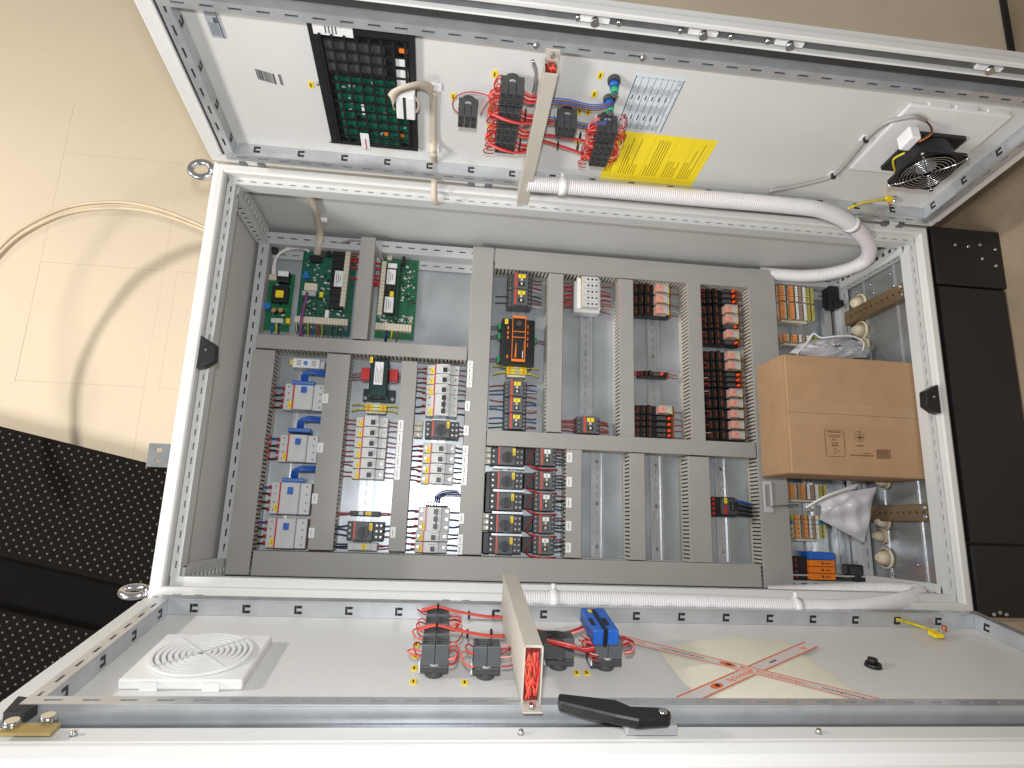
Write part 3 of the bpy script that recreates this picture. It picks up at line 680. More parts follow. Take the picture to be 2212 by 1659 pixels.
# transformer
p, q, dp, dq = PL.rect(818, 817, 72, 88, .07); TG = mat('dark_green_metal', (20, 48, 46), .35, .2, .1, 30)
t = thing('transformer', 'dark green control transformer with red terminals and white label', 'transformer', PL.w(p, q, 0))
part('core', PL.mb().box(p - dp * .28, p + dp * .28, q - dq * .45, q + dq * .48, .012, .07), TG, t, .003)
part('base_plate', PL.mb().box(p - dp * .5, p + dp * .5, q - dq * .5, q - dq * .18, .003, .02), TG, t, .002)
part('nameplate', PL.mb().box(p - dp * .14, p + dp * .12, q - dq * .16, q + dq * .40, .0702, .0712), WHITE, t)
for k in range(5): part('print_line', PL.mb().box(p - dp * .10 + k * dp * .045, p - dp * .085 + k * dp * .045, q - dq * .12, q + dq * (.3 - .05 * (k % 3)), .0713, .0714), mat('print_grey', (120, 118, 116), .7, 0, 0), t)
for s in (-1, 1):
    part('terminal_row', PL.mb().box(p + s * dp * .3, p + s * dp * .56, q - dq * .02, q + dq * .28, .02, .055), RED, t, .001)
    for k in range(4): part('terminal_wire', MB().wtube([PL.w(p + s * dp * .56, q + dq * (.02 + .07 * k), .035), PL.w(p + s * dp * .86, q + dq * (.0 + .06 * k), .03)], .0011, 6), [WR, WK, WR, WW][k], t)
    part('foot_screw', PL.mb().cyl(p + s * dp * .42, q - dq * .42, .005, .0202, .024, 12), CHROME, t)
tag(t, p - dp * .26, q + dq * .44, .008, .016, .0702)
# earth terminal under the transformer
def earth(u, v, du, dv, lab, n=2):
    p, q, dp, dq = PL.rect(u, v, du, dv, .045); t = thing('earth_terminal', lab, 'terminal', PL.w(p, q, 0))
    for k in range(n):
        qc = q + dq * ((k + .5) / n - .5); part('slice', PL.mb().box(p - dp / 2, p + dp / 2, qc - dq / n / 2 + .0004, qc + dq / n / 2 - .0004, .008, .045), WY, t, .0008)
        part('clamp', PL.mb().box(p - dp * .1, p + dp * .12, qc - dq / n * .3, qc + dq / n * .3, .0452, .0462), STEEL, t)
        for s in (-1, 1): part('clamp_mark', PL.mb().box(p + s * dp * .3, p + s * dp * .4, qc - dq / n * .3, qc + dq / n * .3, .0452, .0462), ORANGE, t)
    for s in (-1, 1):
        for k in range(2): part('wire', MB().wtube([PL.w(*x) for x in crom([(p + s * dp * .5, q + (k - .5) * dq * .5, .036), (p + s * (dp * .5 + .014), q + (k - .5) * dq * .7, .04), (p + s * (dp * .5 + .036), q + (k - .5) * dq * .9 - .003, .028)], 4)], .0019, 6), WY, t)
    part('end_bracket', PL.mb().box(p - dp * .46, p + dp * .46, q - dq * .5 - .006, q - dq * .5 - .001, .008, .04), CREAM, t)
earth(812, 880, 46, 15, 'green-yellow earth terminal under the green transformer')
earth(1116, 799, 44, 20, 'green-yellow earth terminal under the black and orange unit', 3)
# fuse holder and slim relay
p, q, dp, dq = PL.rect(788, 1109, 64, 10, .045); t = thing('fuse_holder', 'slim black fuse holder with yellow tag on the bright rail', 'fuse holder', PL.w(p, q, 0))
part('housing', PL.mb().box(p - dp / 2, p + dp / 2, q - dq / 2, q + dq / 2, .008, .042), BLACK, t, .001); part('cap', PL.mb().box(p - dp * .2, p - dp * .05, q - dq * .4, q + dq * .4, .0422, .047), LGREY, t); tag(t, p + dp * .12, q, .015, .009, .0425)
side_wires(t, p - dp / 2, q - .004, q + .004, 3, [WR, WR, WW], .035, .03, -1); side_wires(t, p + dp / 2, q - .004, q + .004, 2, [WR, WR], .025, .03, 1)
p, q, dp, dq = PL.rect(782, 1181, 64, 17, .055); t = thing('interface_relay', 'slim light grey relay beside the motor switch at the plate edge', 'relay', PL.w(p, q, 0))
part('housing', PL.mb().box(p - dp / 2, p + dp / 2, q - dq / 2, q + dq / 2, .008, .048), LGREY, t, .001); part('front', PL.mb().box(p - dp * .3, p + dp * .3, q - dq * .4, q + dq * .4, .0482, .055), LGREY, t, .001); tag(t, p + dp * .06, q, .012, .014, .0552)
side_wires(t, p - dp / 2, q - dq * .4, q + dq * .4, 3, [WDB, WK, WDB], .028, .03, -1, .0016); side_wires(t, p + dp / 2, q - dq * .4, q + dq * .4, 3, [WR, WR, WR], .022, .03, 1)
# black and orange power supply
p, q, dp, dq = PL.rect(1120, 733, 64, 104, .085); t = thing('power_supply', 'black power supply unit with orange framed front', 'power supply', PL.w(p, q, 0))
part('housing', PL.mb().box(p - dp * .55, p + dp * .58, q - dq * .5, q + dq * .47, .008, .066), BLACK, t, .003)
part('front', PL.mb().box(p - dp * .22, p + dp * .24, q - dq * .46, q + dq * .49, .0662, .085), BLACK, t, .002)
fmn = PL.mb(); a0, a1, b0, b1 = p - dp * .22, p + dp * .24, q - dq * .46, q + dq * .49
for x in ((a0, a0 + .0018, b0, b1), (a1 - .0018, a1, b0, b1), (a0 + .0019, a1 - .0019, b0, b0 + .007), (a0 + .0019, a1 - .0019, b1 - .007, b1), (a0 + .0019, a1 - .0019, b0 + .068, b0 + .070), (a0 + .0019, a1 - .0019, b0 + .084, b0 + .086)): fmn.box(*x, .0852, .0864)
part('orange_frame', fmn, ORANGE, t)
part('dial', PL.mb().cyl(p, b1 - .022, .008, .0852, .088, 16), DGREY, t); part('dial_pointer', PL.mb().box(p + .001, p + .004, b1 - .021, b1 - .017, .0882, .0892), RED, t)
part('graph', PL.mb().prism([(a0 + .008, b0 + .012), (a0 + .013, b0 + .012), (a0 + .013, b0 + .052), (a0 + .011, b0 + .052), (a0 + .010, b0 + .036)], .0852, .0858), ORANGE, t)
part('print_line', PL.mb().box(a1 - .008, a1 - .006, b0 + .01, b0 + .03, .0852, .0858), WHITE, t); part('print_line', PL.mb().box(a1 - .004, a1 - .0028, b0 + .03, b0 + .058, .0852, .0858), ORANGE, t)
for k in range(4): part('print_mark', PL.mb().box(p + dp * .32, p + dp * .36, q + dq * (.36 - .13 * k), q + dq * (.28 - .13 * k), .0662, .0668), ORANGE, t); part('print_mark', PL.mb().box(p - dp * .36, p - dp * .31, q + dq * (.30 - .1 * k - .3 * (k == 3)), q + dq * (.24 - .1 * k - .3 * (k == 3)), .0662, .0668), ORANGE, t)
tag(t, p - dp * .40, q + dq * .40, .009, .014, .0662)
GP = mat('green_plug', (40, 140, 84), .4)
for s, b in ((-1, .26), (-1, .06), (-1, -.42), (1, .02)):
    part('plug', PL.mb().box(p + s * dp * .56, p + s * dp * .68, q + dq * b, q + dq * (b + .11), .03, .055), GP, t, .001)
    for k in range(2): part('wire', MB().wtube([PL.w(p + s * dp * .68, q + dq * (b + .03 + .05 * k), .042), PL.w(p + s * dp * .98, q + dq * (b + .02 + .05 * k), .034)], .0012, 6), [WG, WK, WR, WPU][k + (2 if b < 0 or s > 0 else 0)], t)
part('foot', PL.mb().box(p - dp * .2, p + dp * .2, q + dq * .5, q + dq * .62, .008, .012), STEEL, t)
# grey terminal block with test sockets
p, q, dp, dq = PL.rect(1276, 630, 34, 66, .068); t = thing('terminal_block', 'light grey terminal block with fifteen test sockets', 'terminal block', PL.w(p, q, 0))
part('base', PL.mb().box(p - dp * .95, p + dp * .72, q - dq * .6, q + dq * .42, .008, .045), LGREY, t, .002)
for k in range(5):
    qc = q + dq * ((k + .5) / 5 - .5); part('slice', PL.mb().box(p - dp * .42, p + dp * .5, qc - dq / 10 + .0003, qc + dq / 10 - .0003, .0452, .068), LGREY, t, .0006)
    for a in (-.16, .1, .36): part('socket', PL.mb().cyl(p + dp * a, qc, .0028, .0681, .0688, 10), BLACK, t)
    part('wing', PL.mb().box(p - dp * .8, p - dp * .55, qc - dq / 10 + .0003, qc + dq / 10 - .0003, .0452, .052), WHITE, t); part('wing', PL.mb().box(p + dp * .55, p + dp * .7, qc - dq / 10 + .0003, qc + dq / 10 - .0003, .0452, .052), WHITE, t)
part('end_plate', PL.mb().box(p - dp * .5, p - dp * .43, q - dq / 2, q + dq / 2, .0452, .067), CREAM, t)
side_wires(t, p - dp * .95, q - dq * .45, q + dq * .38, 14, [WR, WR, WOR, WR], .022, .03, -1); side_wires(t, p + dp * .72, q - dq * .5, q + dq * .4, 11, [WR, WW, WR, WOR], .025, .03, 1)
# relays on black sockets
CLEAR = mat('clear_relay_case', (236, 232, 224), .12, 0, 0, trans=0.0, alpha=.3)
COILM = mat('relay_coil', (214, 104, 40), .5, 0, .2, 200)
RDOT = mat('orange_lamp_cap', (238, 82, 34), .35)
def socket(u, v, du, dv, lab, group, relay, wl=None, wr=None, off=0.22):
    h = .035; p, q, dp, dq = PL.rect(u, v, du, dv, h); t = thing('relay', lab, 'relay', PL.w(p, q, 0), group)
    part('socket', PL.mb().box(p - dp / 2, p + dp / 2, q - dq / 2 + .0004, q + dq / 2 - .0004, .008, h), BLACK, t)
    for a, hh in ((-.44, .028), (-.30, .034), (-.16, .040)):
        part('tier', PL.mb().box(p + (a - .05) * dp, p + (a + .055) * dp, q - dq / 2 + .0006, q + dq / 2 - .0006, h + .0001, hh + .008), BLACK, t)
        part('clamp', PL.mb().box(p + (a + .02) * dp, p + (a + .05) * dp, q - dq * .3, q + dq * .3, hh + .0082, hh + .0088), mat('copper_clamp', (140, 76, 40), .4, .4, .2, 90), t)
    part('rear_edge', PL.mb().box(p + dp * .44, p + dp * .5, q - dq / 2 + .0006, q + dq / 2 - .0006, h + .0001, h + .006), mat('copper_clamp', (140, 76, 40), .4, .4), t)
    c = p + dp * off
    if relay:
        part('coil', PL.mb().box(c - dp * .15, c + dp * .03, q - dq * .34, q + dq * .34, h + .0002, h + .025), COILM, t, .001)
        part('contact_set', PL.mb().box(c + dp * .04, c + dp * .13, q - dq * .3, q + dq * .3, h + .0002, h + .022), mat('contacts', (190, 186, 178), .4, .3, .3, 200), t)
        part('case', PL.mb().box(c - dp * .17, c + dp * .16, q - dq * .42, q + dq * .42, h + .0001, h + .030), CLEAR, t, .0015)
        part('indicator', PL.mb().cyl(c - dp * .07, q, .0022, h + .0302, h + .031, 8), mat('red_dot', (236, 60, 70), .4), t)
        tag(t, p + dp * .40, q - dq * .05, dp * .08, dq * .62, h + .012, mat('lime_tag', (212, 216, 40), .5))
    else:
        part('holder', PL.mb().box(c - dp * .16, c + dp * .06, q - dq * .34, q + dq * .34, h + .0001, h + .014), DGREY, t, .001)
        part('lamp_cap', PL.mb().cyl(c + dp * .13, q, .0042, h + .0001, h + .016, 12), RDOT, t)
    if wl: side_wires(t, p - dp * .44, q - dq * .4, q + dq * .4, len(wl), wl, .022, h + .004, -1)
    if wr: side_wires(t, p + dp * .5, q - dq * .4, q + dq * .4, len(wr), wr, .02, h - .006, 1)
seq = [(630, 0), (641, 0), (653, 0), (672, 1), (693, 1), (707, 0), (725, 1), (741, 0), (771, 1), (792, 1), (810, 0), (821, 0), (833, 0), (851, 1), (873, 1), (896, 1), (919, 1), (941, 1)]
names = {1: ('%s clear relay from the plate side duct, in the long relay row', 'clear relays in the long row'), 0: ('%s orange capped socket from the plate side duct, in the long relay row', 'orange capped sockets in the long row')}
cnt = {0: 0, 1: 0}
for k, (v, r) in enumerate(seq):
    u = 1545 + (v - 630) * .055; dv = 20.5 if r else 11
    cnt[r] += 1
    socket(u + 7, v, 78, dv, names[r][0] % ORDN[cnt[r] - 1], names[r][1], r, wl=[WR, WOR] if k % 3 == 0 else ([WR, WW] if k > 8 and k % 2 else [WR]), wr=[WR] if not k % 3 == 2 else [WR, WW])
for k, v in enumerate((627, 650, 673)):
    socket(1407, v, 80, 22, '%s clear relay from the plate side duct, in the group of three' % ORDN[k], 'group of three relays', 1, wl=[WBR, WR], wr=[WR, WW])
socket(1412, 809, 62, 13, 'single slim socket with orange cap alone on its rail', None, 0, wl=[WR, WR, WR], wr=[WR, WW, WR], off=.1)
socket(1412, 887, 84, 20, 'single clear relay above four orange capped sockets', None, 1, wl=[WR, WK], wr=[WR])
for k, v in enumerate((904, 917, 930, 941)): socket(1412, v, 84, 12, '%s orange capped socket after the single clear relay' % ORDN[k], 'group of four orange caps', 0, wl=[WR], wr=[WR])
# main switch
p, q, dp, dq = PL.rect(1566, 1094, 58, 42, .075); t = thing('main_switch', 'black main switch with yellow tag and thick cables', 'switch', PL.w(p, q, 0))
part('housing', PL.mb().box(p - dp * .5, p + dp * .5, q - dq / 2, q + dq / 2, .008, .06), BLACK, t, .002); part('front', PL.mb().box(p - dp * .1, p + dp * .48, q - dq * .42, q + dq * .42, .0602, .075), DGREY, t, .002)
part('red_bar', PL.mb().box(p - dp * .02, p + dp * .06, q - dq * .4, q + dq * .05, .0752, .076), RED, t); tag(t, p + dp * .03, q + dq * .3, .008, .014, .0752); part('knob', PL.mb().box(p + dp * .18, p + dp * .38, q - dq * .2, q + dq * .25, .0752, .09), BLACK, t, .002)
for k in range(4):
    part('end_cap', PL.mb().cyl(p - dp * .36, q + dq * (.36 - .24 * k), .004, .0602, .065, 10), RED, t)
    part('shaft_cable', MB().wtube([PL.w(*x) for x in crom([(p + dp * .5, q + dq * (.3 - .22 * k), .05), (p + dp * .75, q + dq * (.28 - .22 * k), .052), (p + dp * 1.3, q + dq * (.18 - .2 * k), .03)], 5)], .0042, 8), [WB, WK, WK, WK][k], t)
# ------------------------------------------------------------------ circuit boards
def qd(F, u, v, du, dv, h): return F.rect(u, v, du, dv, h)
def bx(root, name, u, v, du, dv, h0, h1, m, bev=0.0, lean=0.0, F=None):
    """box seen at picture (u, v) on plane h1"""
    F = F or PL; p, q, dp, dq = F.rect(u, v, du, dv, h1)
    return part(name, F.mb().box(p - dp / 2, p + dp / 2, q - dq / 2, q + dq / 2, h0, h1), m, root, bev)
def chips(root, u0, v0, u1, v1, n, h, F=None, cols=None):
    F = F or PL
    for k in range(n):
        u = random.uniform(u0, u1); v = random.uniform(v0, v1); du = random.choice((1.6, 2.5, 4, 6)); dv = random.choice((1.6, 2.5, 4))
        bx(root, 'chip', u, v, du, dv, h, h + random.uniform(.001, .004), random.choice(cols or (BLACK, BLACK, DGREY, LGREY, CREAM, STEEL)), 0, 0, F)
def bwire(root, pts, r, m, k=5, F=None, name='wire'):
    F = F or PL
    P = [(*F.px(u, v, h), h) for u, v, h in pts]
    return part(name, MB().wtube([F.w(*x) for x in crom(P, k)], r, 7), m, root)
PCB2 = mat('board_bright_green', (24, 104, 62), .35, 0, .2, 80)
t = thing('power_board', 'small green power board with yellow coil and blue capacitor', 'circuit board', PL.w(*PL.px(604, 650, 0), 0))
bx(t, 'board', 604, 652, 54, 124, .012, .014, PCB2)
for s in (-1, 1):
    for b in (-1, 1): bx(t, 'standoff', 604 + s * 22 - b * 5, 652 + b * 57, 5, 5, .0005, .0118, STEEL)
bx(t, 'capacitor', 612, 597, 26, 24, .0145, .04, BLACK, .004); bx(t, 'capacitor_label', 612, 591, 23, 11, .0402, .0412, WHITE)
bx(t, 'transformer', 604, 634, 36, 36, .0145, .034, BLACK, .002); bx(t, 'coil', 603, 634, 18, 16, .0342, .042, YEL, .003)
p, q, dp, dq = PL.rect(577, 661, 15, 26, .03); part('blue_capacitor', PL.mb().cyl(p, q, .009, .0145, .034, 16), mat('cap_blue', (36, 112, 186), .4), t)
for u in (592, 607):
    p, q, dp, dq = PL.rect(u, 671, 12, 12, .03); part('electrolytic', PL.mb().cyl(p, q, .0075, .0145, .034, 16), BLACK, t); part('cap_top', PL.mb().cyl(p, q, .0066, .0342, .035, 16), mat('cap_tan', (170, 132, 84), .4), t)
bx(t, 'terminal', 598, 692, 26, 10, .0145, .030, LGREY, .001); bx(t, 'label_tag', 622, 693, 9, 11, .0145, .020, YEL)
bx(t, 'connector', 589, 598, 16, 12, .0145, .026, CREAM, .001); chips(t, 588, 610, 630, 705, 26, .0145)
for k, (u, c) in enumerate(((589, WB), (598, WY), (604, WDB))): bwire(t, [(u, 696, .026), (u - 1, 706, .03), (u - 2, 722, .02)], .0022, c)
for k in range(7): bwire(t, [(587 + k * 1.6, 596, .03), (589 + k * 1, 575, .034), (597 + k, 552, .034), (625, 533 + k * 1.1, .034), (655, 531 + k * 1.2, .032), (668, 536 + k * 1.6, .028)], .0009, WW, 5)

t = thing('main_board', 'large green control board with black relay row and two cream terminal strips', 'circuit board', PL.w(*PL.px(702, 620, 0), 0))
bx(t, 'board', 706, 626, 118, 192, .012, .014, GRN)
for s in (-1, 1):
    for b in (-1, 1): bx(t, 'standoff', 704 + s * 52 - b * 8, 626 + b * 88, 5, 5, .0005, .0118, STEEL)
bx(t, 'upper_board', 686, 582, 62, 108, .018, .020, mat('board_teal', (26, 90, 74), .35, 0, .25, 90))
for k in range(9): bx(t, 'relay', 734 - k * 1.1, 544 + k * 14.2, 30, 13, .0145, .034, BLACK, .001)
bx(t, 'relay_label', 732, 602, 19, 34, .0342, .035, WHITE); bx(t, 'relay_label', 740, 535, 20, 8, .0342, .035, WHITE)
for k in range(3): bx(t, 'print_line', 727 + 4 * k, 602, 1.2, 26 - 6 * k, .0352, .0354, MGREY)
for k in range(16): bx(t, 'terminal', 754 - k * .98, 530 + k * 8.5, 11, 8.1, .0145, .036, CREAM, .0006)
for k in range(18): bx(t, 'terminal', 640 + k * 6.35, 689 + k * .42, 6.0, 14, .0145, .034, CREAM, .0006)
bx(t, 'connector', 681, 558, 26, 12, .0202, .034, BLACK, .001); bx(t, 'connector', 711, 540, 9, 24, .0145, .034, BLACK); bx(t, 'connector', 697, 545, 14, 20, .0202, .03, DGREY)
bx(t, 'white_module', 671, 619, 28, 16, .0202, .034, CREAM, .002); bx(t, 'serial_port', 667, 633, 30, 10, .0202, .032, STEEL, .001)
p, q, dp, dq = PL.rect(661, 590, 14, 22, .03); part('blue_capacitor', PL.mb().cyl(p, q, .006, .0202, .03, 14), mat('cap_blue', (36, 112, 186), .4), t); bx(t, 'blue_capacitor', 660, 597, 15, 6, .0202, .028, mat('cap_blue', (36, 112, 186), .4))
bx(t, 'label_tag', 694, 636, 8, 11, .0202, .024, YEL); bx(t, 'white_connector', 706, 678, 8, 16, .0145, .03, WHITE)
chips(t, 660, 545, 712, 630, 55, .0202); chips(t, 648, 645, 750, 682, 90, .0145); chips(t, 655, 705, 752, 716, 20, .0145)
for k, (v, n) in enumerate(((535, 2), (545, 2), (556, 2), (562, 3), (577, 2), (600, 2))):
    for j in range(n): bwire(t, [(760 - k * .9, v + j * 2, .03), (768, v + j * 2 + 1, .032), (778, v + 2 + j * 2, .028)], .0016, WR)
cols = [WW, WW, WPU, WG, WY, WBR, WB, WR, WR, WY, WK, WG, WG, WK, WG, WK, WK, WG, WB]
for k in range(19): bwire(t, [(640 + k * 6, 696 + k * .4, .03), (641 + k * 6 + random.uniform(-2, 2), 710, .034), (639 + k * 6 + random.uniform(-3, 3), 730, .02)], random.choice((.0009, .0012)), cols[k])
bwire(t, [(664, 633, .03), (661, 645, .044), (655, 670, .046), (650, 700, .045), (648, 728, .03)], .0042, WPU)

t = thing('relay_board', 'narrow green relay board with labels on black relays next to bare plate', 'circuit board', PL.w(*PL.px(857, 640, 0), 0))
bx(t, 'board', 858, 640, 84, 182, .012, .014, mat('board_mid', (28, 96, 62), .35, 0, .2, 70))
for s in (-1, 1):
    for b in (-1, 1): bx(t, 'standoff', 857 + s * 36 - b * 5, 640 + b * 84, 5, 5, .0005, .0118, STEEL)
for k in range(14): bx(t, 'terminal', 830 - k * .8, 568 + k * 8.3, 10, 7.9, .0145, .036, CREAM, .0006)
for k in range(8): bx(t, 'relay', 846 - k * .8, 577 + k * 13.6, 24, 13, .0145, .032, BLACK, .001)
bx(t, 'relay_label', 848, 574, 20, 10, .0322, .033, WHITE); bx(t, 'relay_label', 845, 598, 19, 32, .0322, .033, WHITE); bx(t, 'relay_label', 840, 658, 19, 34, .0322, .033, WHITE); bx(t, 'label_tag', 846, 635, 8, 11, .0322, .034, YEL)
for k in range(3): bx(t, 'print_line', 840 + 4 * k, 598, 1.1, 24 - 5 * k, .0332, .0334, MGREY); bx(t, 'print_line', 835 + 4 * k, 658, 1.1, 26 - 5 * k, .0332, .0334, MGREY)
for k in range(12): bx(t, 'terminal', 814 + k * 6.5, 704 + k * .45, 6.1, 15, .0145, .034, CREAM, .0006)
bx(t, 'fin', 872, 557, 6, 26, .0145, .036, BLACK); bx(t, 'connector', 842, 553, 10, 16, .0145, .03, CREAM); bx(t, 'header', 862, 630, 3, 130, .0145, .022, BLACK)
chips(t, 868, 570, 896, 660, 60, .0145); chips(t, 820, 682, 892, 698, 60, .0145, cols=(CREAM, CREAM, STEEL, BLACK))
for v in (569, 581, 596, 604, 611, 616): 
    for j in range(2): bwire(t, [(823, v + j * 2, .03), (815, v + j * 2 - 1, .032), (804, v + j * 2 - 2, .028)], .0017, WR)
for u, c in ((833, WDB), (836, WDB), (845, WY), (858, WBR)): bwire(t, [(u + 2, 712, .03), (u + 1, 722, .034), (u - 3, 742, .02)], .0017, c)
# keyhole and screws of the plate
p, q, dp, dq = PL.rect(620, 552, 10, 10, .001); part('keyhole', PL.mb().box(p - .004, p + .004, q - .002, q + .014, .0004, .0012), BLACK, cab); part('keyhole_screw', PL.mb().cyl(p, q - .003, .006, .0013, .005, 12), CHROME, cab)
p, q, dp, dq = PL.rect(590, 533, 14, 26, .03); part('plate_bracket', PL.mb().box(p - .012, p + .012, q - .016, q + .016, .0, .03), BLACK, cab, .003)

# ribbon cable inside: side wall to main board
RW = .0085
t = thing('ribbon_cable', 'flat grey ribbon cable hanging from the side wall to the main board', 'cable', (.44, .25, ZB + 1.55))
def atY(u, v, y): d = ray(u, v); return CAM + d * ((y - CAM.y) / d.y)
def atX(u, v, x): d = ray(u, v); return CAM + d * ((x - CAM.x) / d.x)
P = [atX(658, 392, .462), atX(667, 420, .461), atX(679, 448, .461), atX(686, 478, .460), atY(691, 505, .27), atY(688, 530, .29), atY(684, 552, .318)]
part('ribbon', MB().strap(crom(P, 6), (0, 0, -.0095), .0008), RIB, t)
for (u, v) in ((660, 395), (690, 476)):
    c = atX(u + 6, v, .466); part('clip', MB().box(c.x - .004, c.x + .006, c.y - .007, c.y + .007, c.z - .014, c.z + .012), WHITE, t, .001)
t = thing('flat_cable', 'short grey flat cable arching between the two boards over the duct', 'cable', PL.w(*PL.px(740, 540, .03), .03))
P = [(*PL.px(u, v, h), h) for u, v, h in ((713, 545, .03), (725, 530, .045), (745, 523, .06), (765, 519, .07), (790, 524, .066), (815, 538, .06), (823, 556, .045), (828, 563, .035))]
part('ribbon', MB(PL.w).strap(crom(P, 6), (.0, .0, -.004), .0006), mat('flat_grey', (150, 140, 140), .5), t)

# ------------------------------------------------------------------ terminals above the cabinet floor
TOC = mat('terminal_orange', (222, 148, 84), .5, 0, .1, 60)
TBR = mat('terminal_brown', (168, 140, 116), .5, 0, .1, 60)
TGY = mat('terminal_green_yellow', (188, 178, 84), .5, 0, .15, 80)
def tstrip(u, v, du, dv, n, lab, colA, group=None, wl=None, rows=3, wl_len=.022):
    h = .05; p, q, dp, dq = PL.rect(u, v, du, dv, h); t = thing('terminal_strip', lab, 'terminal strip', PL.w(p, q, 0), group)
    for k in range(n):
        qc = q + dq * ((k + .5) / n - .5); w_ = dq / n / 2 - .0003; base = CREAM if not callable(colA) else colA(k)
        s = part('terminal', PL.mb().box(p - dp / 2, p + dp / 2, qc - w_, qc + w_, .008, .038), base, t)
        for j, (a, b, hh, m) in enumerate(((-.48, -.36, .05, TOC), (-.35, -.31, .048, CREAM), (-.30, -.25, .045, DGREY), (-.20, -.09, .049, TOC), (-.08, -.04, .047, DGREY), (-.03, .02, .05, WHITE), (.04, .14, .047, TBR), (.15, .18, .044, DGREY), (.19, .25, .048, WHITE), (.28, .38, .043, TGY if base is CREAM else base), (.39, .42, .041, DGREY), (.43, .49, .043, TGY if base is CREAM else base))):
            part('lever', PL.mb().box(p + a * dp, p + b * dp, qc - w_ * .9, qc + w_ * .9, .0381, hh), m, s)
    part('end_clamp', PL.mb().box(p - dp * .4, p + dp * .3, q - dq / 2 - .008, q - dq / 2 - .001, .008, .036), CREAM, t, .001)
    if wl: side_wires(t, p - dp / 2, q - dq / 2, q + dq / 2, len(wl), wl, wl_len, .036, -1, .0013)
    return t
tstrip(1721, 629, 78, 22, 4, 'orange terminal strip of four next to the slotted side rail', CREAM, wl=[WR, WOR, WR, WB, WPU, WR])
tstrip(1722, 646, 78, 10, 2, 'orange terminal pair between the four-way and eight-way strips', CREAM, wl=[WW, WB, WBR])
tstrip(1724, 672, 78, 34, 8, 'orange terminal strip of eight with white wires', CREAM, wl=[WR, WR, WW, WW, WW, WW, WW, WW, WW, WW, WW])
tstrip(1730, 731, 78, 16, 3, 'orange terminal strip of three partly behind the white bag strap', CREAM, wl=[WR, WR, WOR, WR])
tstrip(1748, 1062, 84, 32, 7, 'orange terminal strip of seven just under the cardboard box', CREAM, wl=[WR, WPU, WOR, WB, WPU, WR, WK])
tstrip(1752, 1138, 70, 50, 5, 'large orange terminal strip with green-yellow and blue ends', lambda k: {4: WY, 3: mat('teal', (60, 150, 190), .4)}.get(k, CREAM), wl=[WK, WK, WK, WB], wl_len=.03)
p, q, dp, dq = PL.rect(1756, 1138, 12, 48, .0505)
t = thing('surge_arrester', 'orange and black surge arrester with blue end module', 'surge arrester', PL.w(*PL.px(1758, 1225, 0), 0))
p, q, dp, dq = PL.rect(1728, 1228, 34, 52, .05); part('black_base', PL.mb().box(p - dp / 2, p + dp / 2, q - dq / 2, q + dq / 2, .008, .05), BLACK, t, .002)
for k in range(4): part('end_cap', PL.mb().cyl(p - dp * .25, q + dq * (.36 - .24 * k), .003, .0501, .052, 8), RED, t)
for k in range(3):
    p, q, dp, dq = PL.rect(1777 + k * .7, 1217 + k * 14.5, 54, 14, .065); s = part('module', PL.mb().box(p - dp / 2, p + dp / 2, q - dq / 2 + .0004, q + dq / 2 - .0004, .008, .065), ORANGE, t, .001)
    part('print_line', PL.mb().box(p - dp * .04, p + dp * .02, q - .003, q + .004, .0652, .0656), INK, s); part('print_line', PL.mb().box(p + dp * .08, p + dp * .3, q - .001, q + .001, .0652, .0656), INK, s)
p, q, dp, dq = PL.rect(1776, 1201, 54, 16, .065); part('blue_module', PL.mb().box(p - dp / 2, p + dp / 2, q - dq / 2, q + dq / 2, .008, .065), BLUE, t, .001)
bwire(t, [(1805, 1243, .05), (1825, 1246, .04), (1838, 1250, .03), (1845, 1268, .03)], .003, WY)
# earth bars beneath the bag
t = thing('earth_bar', 'row of steel earth bars on the plate under the plastic bag', 'bar', PL.w(*PL.px(1825, 1180, 0), 0))
for k in range(5): bx(t, 'bar', 1808 + k * 13, 1180 + k * 8, 8, 120 - k * 10, .012, .02, STEEL, .001)
for u, v in ((1826, 1240), (1840, 1232)): p, q, dp, dq = PL.rect(u, v, 8, 8, .022); part('bar_bolt', PL.mb().cyl(p, q, .006, .0205, .026, 6), CHROME, t)
t = thing('cable_clamp', 'black plastic clamp on a steel rod near the corner of the cabinet floor', 'clamp', PL.w(*PL.px(1800, 640, .03), .03))
bx(t, 'clamp', 1803, 641, 22, 48, .02, .06, BLACK, .004); bx(t, 'clamp_arm', 1815, 654, 18, 14, .03, .07, BLACK, .003); bx(t, 'clamp_screw', 1789, 631, 10, 10, .03, .05, BLACK, .002)
bwire(t, [(1806, 665, .035), (1810, 700, .035), (1812, 740, .035)], .0035, STEEL, name='rod'); bx(t, 'channel', 1790, 706, 14, 80, .01, .03, STEEL)
bx(t, 'lower_clamp', 1851, 1232, 30, 24, .02, .055, BLACK, .004); bx(t, 'lower_clamp', 1855, 1252, 16, 26, .02, .055, BLACK, .004)

